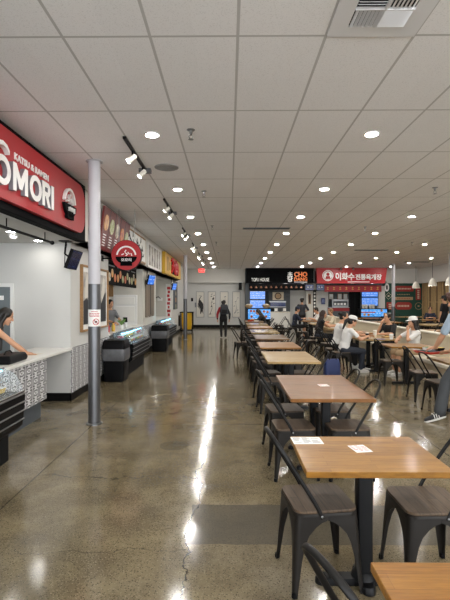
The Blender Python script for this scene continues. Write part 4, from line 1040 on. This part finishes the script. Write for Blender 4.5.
# right-hand booth seating
bn = thing('banquette', 'long beige bench with high back running along the right-hand tables', 'bench', (4.4, 0, 0))
Y0, Y1 = 3.0, 20.6
MB().loft([[V((-.42, Y0, 0)), V((-.42, Y1, 0)), V((.12, Y1, 0)), V((.12, Y0, 0))], [V((-.42, Y0, .36)), V((-.42, Y1, .36)), V((.12, Y1, .36)), V((.12, Y0, .36))]]).build('plinth', 'beige', bn)
B(-.47, -.06, Y0, Y1, .365, .45).build('seat_cushion', 'cream', bn, .02)
MB().prism([(-.1, .36), (.12, .36), (.12, .9), (-.02, .9)], Y1-Y0, (V((0, Y1, 0)), V((1, 0, 0)), V((0, 0, 1)))).build('backrest', 'beige', bn, .015)
B(-.05, .14, Y0, Y1, .9, .935).build('top_rail', 'cream', bn, .006)
RC = 'chairs along the beige bench'
table(3.06, 3.86, 6.2, 6.95, TW['pale'], 'pale table under the red tray at the right edge', RR)
table(3.06, 3.86, 8.42, 9.1, TW['honey'], 'brown table in front of the girl in the white cap on the bench', RR)
table(2.9, 3.82, 10.0, 11.05, TW['pale'], 'pale table with cups between the two white-shirted women and the bench', RR)
table(3.05, 3.86, 13.7, 15.0, TW['pale'], 'pale table with papers in front of the long-haired woman in black', RR)
table(3.05, 3.75, 18.6, 19.9, TW['orange'], 'far table between the man in navy and the man in white', RR)
table(3.05, 3.8, 16.2, 17.4, TW['pale'], 'pale far table near the end of the beige bench', RR)
table(3.06, 3.86, 11.9, 12.9, TW['orange'], 'brown table behind the two white-shirted women', RR)
for x, y, rz, lab in ((3.08, 6.5, FE+.1, 'metal chair by the red tray, nearer of two under the pale table edge'), (3.18, 7.36, FE-.05, 'metal chair with wood seat standing just beyond the red tray table'), (3.16, 8.75, FE, 'metal chair at the brown table opposite the girl in the white cap'), (2.54, 10.15, FE, 'metal chair under the woman in the white cap and white shirt'), (2.54, 10.85, FE, 'metal chair under the dark-haired woman in white'),
        (2.72, 12.2, FE+.2, 'metal chair with looped back behind the two white-shirted women'), (2.77, 14.3, FE, 'metal chair under the long-haired woman in black'), (2.72, 16.6, FE, 'far metal chair at the table near the bench end, aisle side'), (2.73, 19.2, FE, 'metal chair under the man in navy'),
        (2.3, 13.1, .5, 'empty metal chair turned askew left of the long-haired woman in black'), (2.05, 17.3, 2.4, 'empty metal chair standing loose in front of the white far counter'), (2.35, 21.0, 1.2, 'farthest loose metal chair before the white counter')):
    chair(x, y, rz, lab, RC)
# tables beyond the bench
BR = 'tables beyond the beige bench'
k = 0
for x0, x1, y0, y1, mt, lab in ((5.4, 6.9, 12.6, 13.5, 'honey', 'long brown table just behind the beige bench on the right'), (6.9, 8.6, 15.6, 16.8, 'pale', 'pale table behind the bench below the two people by the slats'), (5.2, 6.8, 17.5, 18.6, 'honey', 'brown table behind the bench in front of the slim right column'), (8.6, 10.3, 19.5, 20.5, 'orange', 'brown table where the seated person in navy sits by the slats'), (5.6, 7.6, 21.5, 22.4, 'honey', 'far brown table ahead of the lit red shop panel'), (8.8, 10.8, 23.2, 24.0, 'pale', 'farthest pale table below the green wall')):
    table(x0, x1, y0, y1, TW[mt], lab, BR)
    for q, (cx, cy, rz) in enumerate(((x0+.35, y0-.12, 0), (x1-.35, y0-.12, 0), (x0+.35, y1+.12, PI), (x1-.35, y1+.12, PI))):
        chair(cx, cy, rz, 'metal chair, %s %s corner of the %s' % (('near', 'near', 'far', 'far')[q], ('left', 'right')[q % 2], {5.4: 'long brown table behind the bench', 6.9: 'pale table behind the bench', 5.2: 'brown table by the slim column', 8.6: 'brown table beside the wooden slats', 5.6: 'brown table before the red shop', 8.8: 'table below the green wall'}[x0]), 'chairs beyond the beige bench')

# ------------------------------------------------------------------ people
def remesh(mb, name, mat, parent, voxel, smooth_it=2):
    me = bpy.data.meshes.new(name); me.from_pydata([tuple(p) for p in mb.v], [], mb.f)
    bm = bmesh.new(); bm.from_mesh(me); bmesh.ops.recalc_face_normals(bm, faces=bm.faces); bm.to_mesh(me); bm.free()
    o = bpy.data.objects.new(name, me); COL.objects.link(o)
    r = o.modifiers.new('r', 'REMESH'); r.mode = 'VOXEL'; r.voxel_size = voxel; r.use_smooth_shade = True
    s = o.modifiers.new('s', 'SMOOTH'); s.factor = .5; s.iterations = smooth_it
    dg = bpy.context.evaluated_depsgraph_get(); dg.update()
    m2 = bpy.data.meshes.new_from_object(o.evaluated_get(dg)); o.modifiers.clear(); o.data = m2; bpy.data.meshes.remove(me)
    m2.materials.clear(); m2.materials.append(MAT[mat]); m2.polygons.foreach_set('use_smooth', [True]*len(m2.polygons)); o.data.name = name
    if parent: o.parent = parent
    return o
def ik(a, c, l1, l2, hint):
    a, c = V(a), V(c); d = c-a; L = min(d.length, (l1+l2)*.995); u = d.normalized()
    if d.length > L: c = a+u*L
    x = (l1*l1-l2*l2+L*L)/(2*L); h = math.sqrt(max(0, l1*l1-x*x)); n = V(hint); n = (n-u*n.dot(u)).normalized()
    return a+u*x+n*h, c
def hand(m, w, d, palm, side, curl=.5):
    """palm plus five separate fingers; d = pointing direction, palm = way the palm faces"""
    d = V(d).normalized(); p = V(palm); p = (p-d*p.dot(d)).normalized(); s = d.cross(p)*side
    Rm = Matrix((s, d, p)).transposed()
    m.ell(w+d*.045, (.038, .05, .016), Rm); m.cap(w-d*.02, w+d*.03, .024, .024)
    for k, (o, L) in enumerate(((-.03, .066), (-.01, .078), (.011, .072), (.031, .056))):
        b = w+d*.082+s*o; d1 = (d+p*curl*.6+s*o*2.5).normalized(); d2 = (d+p*curl*1.9).normalized(); d3 = (d*.6+p*curl*2.6).normalized()
        q = b+d1*L*.45; r = q+d2*L*.32; e = r+d3*L*.26
        m.cap(b-d*.025, q, .0098, .0092); m.cap(q, r, .0092, .0086); m.cap(r, e, .0086, .0078)
    b = w+d*.025-s*.028; q = b+(d*.6-s*.75+p*.35).normalized()*.042; e = q+(d*.9-s*.2+p*.5).normalized()*.034
    m.cap(b, q, .0135, .011); m.cap(q, e, .011, .009)
def person(lab, loc, rz, pose, wear, sc=1.0, voxel=.01, group=None):
    """facing +y. pose: hip height, lean, head turn/nod, wrist and ankle targets. One continuous body; hair and clothes are its children."""
    hip = pose.get('hip', .9); lean = pose.get('lean', 0); R_ = Matrix.Rotation(-lean, 3, 'X') @ Matrix.Rotation(pose.get('twist', 0), 3, 'Z')
    P = lambda x, y, z: R_ @ V((x, y, z)) + V((0, 0, hip))
    sit = pose.get('sit', False); wd = wear.get('width', 1.0)
    spine = [(-.12, .09, .075), (-.06, .15, .105), (.03, .158, .112), (.13, .132, .094), (.23, .138, .102), (.34, .163, .112), (.42, .152, .092), (.47, .095, .07), (.50, .052, .052)]
    def torso(m, k=1.0, lo=0, hi=99, dz=0):
        m.loft([[P(rx*k*wd*math.cos(2*PI*j/20), ry*k*math.sin(2*PI*j/20)-(.012 if i > 3 else 0), z+dz) for j in range(20)] for i, (z, rx, ry) in enumerate(spine) if lo <= i <= hi])
    sh = {'l': P(-.165*wd, -.01, .425), 'r': P(.165*wd, -.01, .425)}; hj = {'l': P(-.085, 0, -.05), 'r': P(.085, 0, -.05)}
    nb = P(0, -.01, .47); hc = P(0, .02+pose.get('poke', 0), .655)
    HR = R_ @ Matrix.Rotation(pose.get('yaw', 0), 3, 'Z') @ Matrix.Rotation(-pose.get('nod', 0)+lean*.6, 3, 'X')
    H = lambda x, y, z: hc + HR @ V((x, y, z))
    arms, legs = {}, {}
    for s, sg in (('l', -1), ('r', 1)):
        w = V(pose['wr_'+s]) if 'wr_'+s in pose else P(sg*.26, .06, -.12)
        e, w = ik(sh[s], w, .285, .25, pose.get('elbow_'+s, (sg*.8, -.6, -.5))); arms[s] = (sh[s], e, w)
        a = V(pose['an_'+s]) if 'an_'+s in pose else V((sg*.1, -.01, .085))
        k, a = ik(hj[s], a, .43, .41, pose.get('knee_'+s, (sg*.1, 1, .2))); legs[s] = (hj[s], k, a)
    b = MB(); torso(b)
    b.cap(nb, H(0, -.02, -.06), .055, .05)
    b.ell(H(0, -.012, .025), (.074, .094, .092), HR); b.ell(H(0, .022, -.045), (.058, .064, .072), HR); b.ell(H(0, .06, -.095), (.028, .026, .022), HR)
    b.cap(H(0, .084, .008), H(0, .102, -.026), .010, .014); b.ell(H(-.03, .066, -.025), (.022, .02, .02), HR); b.ell(H(.03, .066, -.025), (.022, .02, .02), HR)
    for sg in (-1, 1): b.ell(H(sg*.074, -.01, -.012), (.012, .02, .03), HR)
    for s, sg in (('l', -1), ('r', 1)):
        a0, e, w = arms[s]; b.cap(a0, e, .047, .036); b.cap(e, e.lerp(w, .35), .036, .038); b.cap(e.lerp(w, .35), w, .038, .025); b.ell(a0, .053)
        hd = V(pose.get('hd_'+s, (w-e).normalized())); pl = V(pose.get('palm_'+s, (-sg*.6, 0, -1)))
        hand(b, w, hd, pl, -sg, pose.get('curl', .5))
        h, k, a = legs[s]; b.cap(h, k, .082, .056); b.cap(k, k.lerp(a, .35), .055, .054); b.cap(k.lerp(a, .35), a, .054, .036); b.ell(h, .088)
        fd = V(pose.get('ft_'+s, (sg*.12, 1, 0))).normalized(); fu = (V((0, 0, 1))-fd*fd.z).normalized(); b.cap(a-fu*.03, a+fd*.11-fu*.052, .034, .02)
    body = remesh(b, 'person', wear.get('skin', 'skin'), None, voxel)
    body.location = loc; body.rotation_euler = (0, 0, rz); body.scale = (sc,)*3
    tag(body, lab, 'person', group)
    # face
    m = MB()
    for sg in (-1, 1): m.ell(H(sg*.03, .079, .006), (.012, .008, .006), HR, 10, 6)
    m.build('eyes', 'eye', body, smooth=60)
    m = MB()
    for sg in (-1, 1): m.cap(H(sg*.017, .086, .026), H(sg*.046, .074, .024), .004, .003)
    m.build('eyebrows', wear.get('hair', 'hair'), body, smooth=60)
    MB().ell(H(0, .086, -.064), (.022, .007, .008), HR, 12, 7).build('lips', 'lip', body, smooth=60)
    # hair
    st = wear.get('style', 'short'); hr = MB()
    hr.ell(H(0, -.022, .035), (.084, .096, .09), HR); hr.ell(H(0, -.045, -.02), (.078, .07, .075), HR)
    if st != 'bald':
        for sg in (-1, 1): hr.ell(H(sg*.064, .0, .03), (.022, .05, .05), HR)
    if st in ('long', 'longer'):
        L = .36 if st == 'long' else .5
        for sg in (-1, 1):
            hr.cap(H(sg*.07, -.01, 0), H(sg*.078, -.02, -.12), .032, .03); hr.cap(H(sg*.078, -.02, -.12), P(sg*.1, .14 if pose.get('hairfront') else -.1, .70-L), .034, .02)
        hr.cap(H(0, -.07, 0), H(0, -.07, -.14), .075, .06); hr.cap(H(0, -.07, -.14), P(0, -.13, .62-L), .075, .035); hr.cap(H(-.04, -.07, -.14), P(-.06, -.12, .66-L), .055, .03); hr.cap(H(.04, -.07, -.14), P(.06, -.12, .64-L), .055, .03)
    if st == 'pony': hr.cap(H(0, -.1, .03), H(0, -.15, -.02), .035, .04); hr.cap(H(0, -.15, -.02), P(0, -.15, .42), .042, .02)
    if st == 'bun': hr.ell(H(0, -.11, .06), .045)
    if st == 'bushy':
        for k in range(16):
            a = k*2.4; hr.ell(H(.075*math.cos(a), -.03+.07*math.sin(a), .06+.035*(k % 3)-.03), .035)
    remesh(hr, 'hair', wear.get('hair', 'hair'), body, max(voxel, .009), 1)
    if 'cap' in wear:
        c = MB(); c.loft([[H(.09*k*math.cos(2*PI*j/20), -.012+.104*k*math.sin(2*PI*j/20), z) for j in range(20)] for z, k in ((.045, 1.0), (.07, 1.0), (.1, .93), (.122, .75), (.133, .45), (.137, .12))])
        bo = c.build('cap', wear['cap'], body, smooth=60)
        br = []
        for dz in (0, .006): br.append([H(.082*math.cos(PI*k/12), -.012+.09*math.sin(PI*k/12)+(.085*math.sin(PI*k/12)), .05+dz-.02*math.sin(PI*k/12)) for k in range(13)] + [H(.06*math.cos(PI*k/12), -.012+.07*math.sin(PI*k/12), .052+dz) for k in range(12, -1, -1)])
        MB().loft(br).build('brim', wear['cap'], bo)
    # clothes
    t = MB(); torso(t, 1.09, 1 if not wear.get('longtop') else 0, 7); sl = wear.get('sleeve', .75)
    if sl > 0:
        for s in 'lr':
            a0, e, w = arms[s]; t.ell(a0, .062)
            if sl <= 1: t.cap(a0, a0.lerp(e, sl), .06, .054)
            else: t.cap(a0, e, .06, .05); t.cap(e, e.lerp(w, sl-1), .05, .038)
    else:
        for s in 'lr': t.cap(P(-.1 if s == 'l' else .1, -.03, .36), P(-.1 if s == 'l' else .1, -.015, .47), .04, .025)
    remesh(t, wear.get('topname', 'shirt'), wear['top'], body, max(voxel, .01), 3)
    t = MB(); torso(t, 1.07, 0, 3)
    lg = wear.get('leg', 1.95)
    for s in 'lr':
        h, k, a = legs[s]; t.ell(h, .098)
        if lg <= 1: t.cap(h, h.lerp(k, lg), .096, .075)
        else: t.cap(h, k, .094, .068); t.cap(k, k.lerp(a, lg-1), .068, .056 if not wear.get('wide') else .075)
    remesh(t, 'trousers' if lg > 1 else 'shorts', wear['bottom'], body, max(voxel, .01), 3)
    for s, sg in (('l', -1), ('r', 1)):
        a = legs[s][2]; fd = V(pose.get('ft_'+s, (sg*.12, 1, 0))).normalized(); up = V((0, 0, 1)) if abs(fd.z) < .3 else (V((0, 0, 1))-fd*fd.z).normalized(); sd = fd.cross(up)
        m = MB(); base = a - up*.085 - fd*.075; rings = []
        for u, w_, h_ in ((0, .024, .055), (.03, .034, .085), (.09, .037, .1), (.14, .04, .07), (.2, .044, .055), (.245, .036, .045), (.268, .018, .032)):
            rings.append([base+fd*u+sd*(w_*math.cos(2*PI*j/14))+up*(.012+max(0, h_*(.5+.5*math.sin(2*PI*j/14)))) for j in range(14)])
        so = m.loft(rings).build('shoe', wear.get('shoe', 'shoeb'), body, smooth=60)
        m = MB(); rings = []
        for z in (0, .022): rings.append([base+fd*(.132+.14*math.cos(2*PI*j/20))+sd*((.04+.006*math.cos(2*PI*j/20))*math.sin(2*PI*j/20))+up*z for j in range(20)])
        m.loft(rings).build('sole', wear.get('sole', 'shoe'), so)
        if wear.get('stripes'):
            for q in range(3):
                for e in (-1, 1): MB().tube([base+fd*(.09+.028*q)+sd*e*.0425+up*.025, base+fd*(.105+.028*q)+sd*e*.034+up*.085], .0055, 6).build('stripe', 'shoe', so)
    return body, arms, H, P
SIT = dict(hip=.555, sit=True, an_l=(-.13, .42, .085), an_r=(.13, .40, .085))
def S(**k): d = dict(SIT); d.update(k); return d
# woman leaning on the near counter
person('woman in a black sleeveless top leaning on the white counter, long dark hair', (-3.32, 6.02, 0), -PI/2+.5, dict(hip=.86, lean=.42, yaw=-.1, nod=.25, wr_l=(-.16, .52, .905), wr_r=(.1, .56, .905), hd_l=(.3, 1, -.1), hd_r=(-.25, 1, -.1), palm_l=(0, 0, -1), palm_r=(0, 0, -1), elbow_l=(-1, -.2, .1), elbow_r=(1, -.2, .1), hairfront=1, curl=.25),
       dict(top='cblack', topname='tank_top', sleeve=0, bottom='cblack', hair='hair', style='longer', shoe='shoeb'), .97, .0065)
# worker in the second shop
person('worker in a grey shirt standing inside the second shop', (-3.4, 12.75, 0), PI+.9, dict(wr_l=(-.1, .36, 1.05), wr_r=(.12, .34, 1.02), nod=.3), dict(top='cgrey', bottom='cblack', sleeve=.7), .98, .012)
# walker in the aisle
WK = person('person walking away down the aisle in a red and black jacket', (-.24, 19.3, 0), .05, dict(an_l=(-.09, .1, .085), an_r=(.09, -.12, .1), wr_l=(-.27, .08, .83), wr_r=(.27, .02, .83), nod=.25), dict(top='cblack', topname='jacket', bottom='cblack', sleeve=1.9, style='bushy', shoe='shoeb'), .955, .012); bd = WK[0]
a0, e0, w0 = WK[1]['l']; m = MB(); m.ell(a0, .068); m.cap(a0, e0, .066, .058); m.cap(e0, e0.lerp(w0, .6), .058, .05); m.cap(a0+V((.07, 0, .02)), a0+V((.02, 0, -.12)), .06, .05)
remesh(m, 'red_sleeve', 'cred', bd, .012)
bp = thing('backpack', 'black backpack worn by the person walking away down the aisle', 'backpack', (-.2, 19.14, 1.02), .05)
MB().loft([[V((px*k, py*k2-.02, z)) for px, py in rrect(.33, .18, .06, 4)] for z, k, k2 in ((0, .9, .9), (.06, 1, 1), (.28, 1, 1), (.38, .85, .8), (.42, .55, .5))]).build('pack_body', 'cdgrey', bp)
MB().loft([[V((px, py-.12, z)) for px, py in rrect(.24*k, .06*k, .02, 3)] for z, k in ((.04, .95), (.08, 1), (.2, .95))]).build('front_pocket', 'cblack', bp)
m = MB()
for sx in (-.11, .11): m.tube(spline([(sx, .05, .38), (sx, .18, .43), (sx*1.25, .34, .33), (sx*1.4, .33, .12), (sx*1.2, .06, .04)]), .018, 8, .4)
m.build('shoulder_strap', 'cblack', bp)
# woman bent over the farthest table
person('woman in black bent over the farthest middle-row table', (1.56, 19.1, 0), PI/2, S(lean=.5, nod=.3, wr_l=(-.15, .55, .8), wr_r=(.15, .52, .8)), dict(top='cblack', bottom='cblack', sleeve=1.8, style='long'), 1.0, .012)
person('standing person in dark grey with back turned at the white far counter', (3.62, 22.2, 0), -.2, dict(wr_l=(-.2, .3, 1.05), wr_r=(.2, .3, 1.05)), dict(top='cdgrey', bottom='cblack', sleeve=.9, style='bushy'), 1.03, .012)
person('man in navy and a dark cap seated facing right at the far table', (2.80, 19.2, 0), FE, S(lean=.18, nod=.15, wr_l=(-.12, .42, .82), wr_r=(.12, .42, .82)), dict(top='cnavy', bottom='cblack', sleeve=1.5, cap='cnavy', leg=1.0), 1.02, .012)
person('man in a white shirt seated facing left at the far table', (3.98, 19.4, 0), PI/2, S(lean=.3, nod=.2, wr_l=(-.15, .46, .82), wr_r=(.15, .44, .82)), dict(top='cwhite', bottom='cblack', sleeve=.9), 1.02, .012)
person('long-haired woman in black top and jeans seated facing right', (2.86, 14.3, 0), FE, S(lean=.22, wr_l=(-.1, .5, .82), wr_r=(.14, .5, .82), hd_l=(.2, 1, .2), an_l=(-.1, .3, .085)), dict(top='cblack', topname='tank_top', bottom='jeans', sleeve=.25, style='longer', hair='brownhair', shoe='shoe'), 1.0, .01)
person('light-haired person in cream seated on the bench behind the papers', (4.0, 17.2, 0), PI/2+.2, S(lean=.15, wr_l=(-.12, .4, .82), wr_r=(.12, .4, .82)), dict(top='ccream', bottom='khaki', sleeve=1.2, hair='blond'), 1.0, .012)
person('woman with white cap, ponytail and white shirt seated facing right', (2.60, 10.15, 0), FE+.08, S(lean=.3, nod=.12, wr_l=(-.05, .6, .84), wr_r=(.12, .5, .82), an_l=(-.1, .5, .085), an_r=(.1, .36, .085)), dict(top='cwhite', bottom='jeans', sleeve=.6, style='pony', cap='cwhite', shoe='shoe', longtop=1), .98, .009)
person('dark-haired woman in white beside the white-capped ponytail woman', (2.60, 10.85, 0), FE-.1, S(lean=.25, yaw=-.3, wr_l=(-.1, .5, .82), wr_r=(.12, .48, .82)), dict(top='cwhite', bottom='cblack', sleeve=.9, style='bun', shoe='shoe'), 1.04, .01)
person('woman in a black shirt resting chin on hand at the cup table', (4.06, 11.25, 0), PI/2+.45, S(lean=.16, yaw=.1, nod=-.05, wr_r=(.05, .27, 1.03), hd_r=(-.3, -.15, 1), palm_r=(-.2, -1, 0), elbow_r=(.3, .5, -1), wr_l=(-.1, .42, .8), elbow_l=(-.8, .2, -.5), curl=.9), dict(top='cblack', bottom='cblack', sleeve=.85, style='bun', skin='skin'), 1.0, .009)
person('girl in a white cap and pale shirt seated on the bench facing left', (4.04, 9.8, 0), PI/2+.1, S(hip=.53, lean=.02, nod=.05, wr_l=(-.05, .17, 1.0), hd_l=(.3, -.05, 1), palm_l=(.3, -1, 0), elbow_l=(-.5, .5, -1), wr_r=(.0, .4, .79), elbow_r=(1, .2, -.3), curl=.8), dict(top='cwhite', bottom='khaki', sleeve=.7, style='long', cap='cwhite', shoe='shoe', leg=1.0), .97, .009)
# person with the tray at the right edge
trP = person('person with auburn hair and pale blue shirt setting down the red tray', (3.21, 5.95, 0), .4, dict(hip=.93, lean=.35, nod=.3, yaw=.15, an_l=(-.34, .18, .13), an_r=(.12, -.2, .09), ft_l=(-.88, .48, -.3), ft_r=(-.1, 1, 0), knee_l=(-.3, 1, .2), wr_l=(-.11, .47, .895), wr_r=(.05, .36, .86), hd_l=(-.2, 1, -.15), hd_r=(-.15, 1, -.1), palm_l=(.4, .2, -1), palm_r=(-.3, .1, -1), curl=.55),
       dict(top='cblue', bottom='gjeans', sleeve=.8, style='bushy', hair='redhair', shoe='shoeb', sole='shoe', stripes=1, wide=1), 1.05, .007)
person('person in navy seated by the wooden slats', (9.38, 20.95, 0), PI-.3, S(lean=.1, wr_l=(-.1, .4, .82), wr_r=(.1, .4, .82)), dict(top='cnavy', bottom='cblack', sleeve=1.4), 1.0, .014)
person('standing person in black with a black cap by the wooden slats', (8.95, 18.65, 0), .6, dict(nod=.1), dict(top='cblack', bottom='cblack', sleeve=.8, cap='cblack'), 1.08, .014)
# things the people handle
ty = thing('serving_tray', 'red tray with food held over the pale table at the right edge', 'tray', (2.98, 6.6, .852), .35)
m = MB(); m.loft([[V((px, py, z)) for px, py in rrect(.44*k, .33*k, .05, 5)] for z, k in ((0, .9), (.004, .92), (.03, 1.0), (.033, 1.02))]); m.build('tray_rim', 'tray', ty)
B(-.19, .19, -.135, .135, .0335, .036).build('paper_liner', 'cdgrey', ty)
for k, (x, y, mt, lab) in enumerate(((2.94, 6.66, 'foodwhite', 'white food box on the red tray'), (3.09, 6.58, 'black', 'black food bowl on the red tray'))):
    t = thing('food_box' if k == 0 else 'food_bowl', lab, 'food container', (x, y, .889), .3)
    MB().loft([[V((px*a, py*a, z)) for px, py in rrect(.12, .09, .02, 4)] for z, a in ((0, .85), (.035, 1), (.04, 1.0))]).build('container', mt, t); B(-.045, .045, -.03, .03, .036, .046).build('food', 'foodyel' if k else 'foodgreen', t)
def cup(x, y, z, lab, mats, h=.11, r=.036):
    t = thing('drink_cup', lab, 'cup', (x, y, z)); MB().lathe([(r*.75, 0), (r, h), (r*.94, h), (r*.7, .006)], n=18).build('cup', mats[0], t); MB().lathe([(r*.8, h*.25), (r*.97+.001, h*.8), (r*.95, h*.8), (r*.78, h*.25)], n=18).build('sleeve', mats[1], t); MB().lathe([(r*1.06, h), (r*1.06, h+.008), (r*.8, h+.014)], n=18).build('lid', mats[2], t)
cup(3.16, 10.25, .75, 'dark iced drink cup in front of the white-capped ponytail woman', ('cdgrey', 'black', 'foodwhite'), .12, .042)
cup(3.62, 10.0, .75, 'white cup in front of the chin-resting woman in black', ('paper', 'foodwhite', 'paper'), .11, .045)
cup(3.45, 10.6, .75, 'cream cup at the middle of the cup table', ('cream', 'foodwhite', 'paper'), .15, .045)
cup(3.5, 14.6, .75, 'small cup on the papers table of the long-haired woman', ('paper', 'tan', 'paper'))
for x, y, z, lab, mt in ((3.4, 10.05, .75, 'lilac phone case lying on the cup table', M('lilac_case', 'b9aee0', .4)), (3.55, 18.9, .75, 'dark phone on the far table between navy man and white-shirted man', 'black')):
    t = thing('phone', lab, 'phone', (x, y, z), .3); MB().loft([[V((px, py, zz)) for px, py in rrect(.075*2, .15, .012, 3)] for zz in (0, .01)]).build('case', mt, t); B(-.065, .065, -.068, .068, .01, .011).build('screen', 'navy', t)
t = thing('food_tray', 'brown food tray on the cup table near the bench', 'tray', (3.7, 10.45, .75)); MB().loft([[V((px*k, py*k, z)) for px, py in rrect(.26, .18, .02, 4)] for z, k in ((0, .9), (.035, 1), (.037, .97), (.012, .86))]).build('tray', 'tan', t); MB().ell((0, 0, .022), (.09, .06, .018)).build('food', 'foodyel', t)
for x, y, rz, lab in ((3.3, 14.2, .3, 'loose sheet under the forearm of the long-haired woman'), (3.5, 14.05, -.2, 'loose sheet at the near edge of the papers table'), (3.6, 14.4, .5, 'loose sheet toward the bench on the papers table')):
    sheet('paper_sheet', x, y, .2, .26, rz, lab, 'paper', 4)
for k, (x, y, mt, lab) in enumerate(((.86, 18.5, 'foodred', 'red food basket at the left of the farthest middle table'), (1.12, 18.35, 'foodwhite', 'white food basket at the near side of the farthest middle table'), (1.05, 18.9, 'foodred', 'red food basket in front of the bent woman in black'))):
    t = thing('food_basket', lab, 'basket', (x, y, .75), .2*k); MB().loft([[V((px*a, py*a, z)) for px, py in rrect(.2, .14, .03, 4)] for z, a in ((0, .8), (.05, 1), (.05, .95), (.01, .75))]).build('basket', mt, t); MB().ell((0, 0, .035), (.07, .05, .025)).build('food', 'foodyel', t)
bg = thing('shopping_bag', 'dark blue bag on the floor behind the white-capped ponytail woman', 'bag', (2.18, 9.5, 0), .2)
MB().loft([[V((px*a, py*b, z)) for px, py in rrect(.34, .2, .05, 4)] for z, a, b in ((0, .95, .95), (.05, 1, 1), (.3, .95, .8), (.38, .85, .45))]).build('bag_body', 'bag', bg)
m = MB()
for sy in (-.05, .05): m.tube(spline([(-.08, sy, .37), (-.06, sy, .46), (.06, sy, .46), (.08, sy, .37)]), .009, 8)
m.build('handle', 'blackmat', bg)

# ------------------------------------------------------------------ light and view
w = bpy.data.worlds.new('rear_fill_light'); SC.world = w; w.use_nodes = True  # uniform fill added through the open rear end to brighten the ceiling
w.node_tree.nodes['Background'].inputs[0].default_value = (.93, .96, 1.0, 1); w.node_tree.nodes['Background'].inputs[1].default_value = 5.0
SC.view_settings.view_transform = 'Standard'; SC.view_settings.look = 'None'; SC.view_settings.gamma = 1; SC.view_settings.exposure = 0.03
SC.cycles.use_denoising = True; SC.cycles.sample_clamp_indirect = 6; SC.cycles.max_bounces = 8; SC.cycles.diffuse_bounces = 4
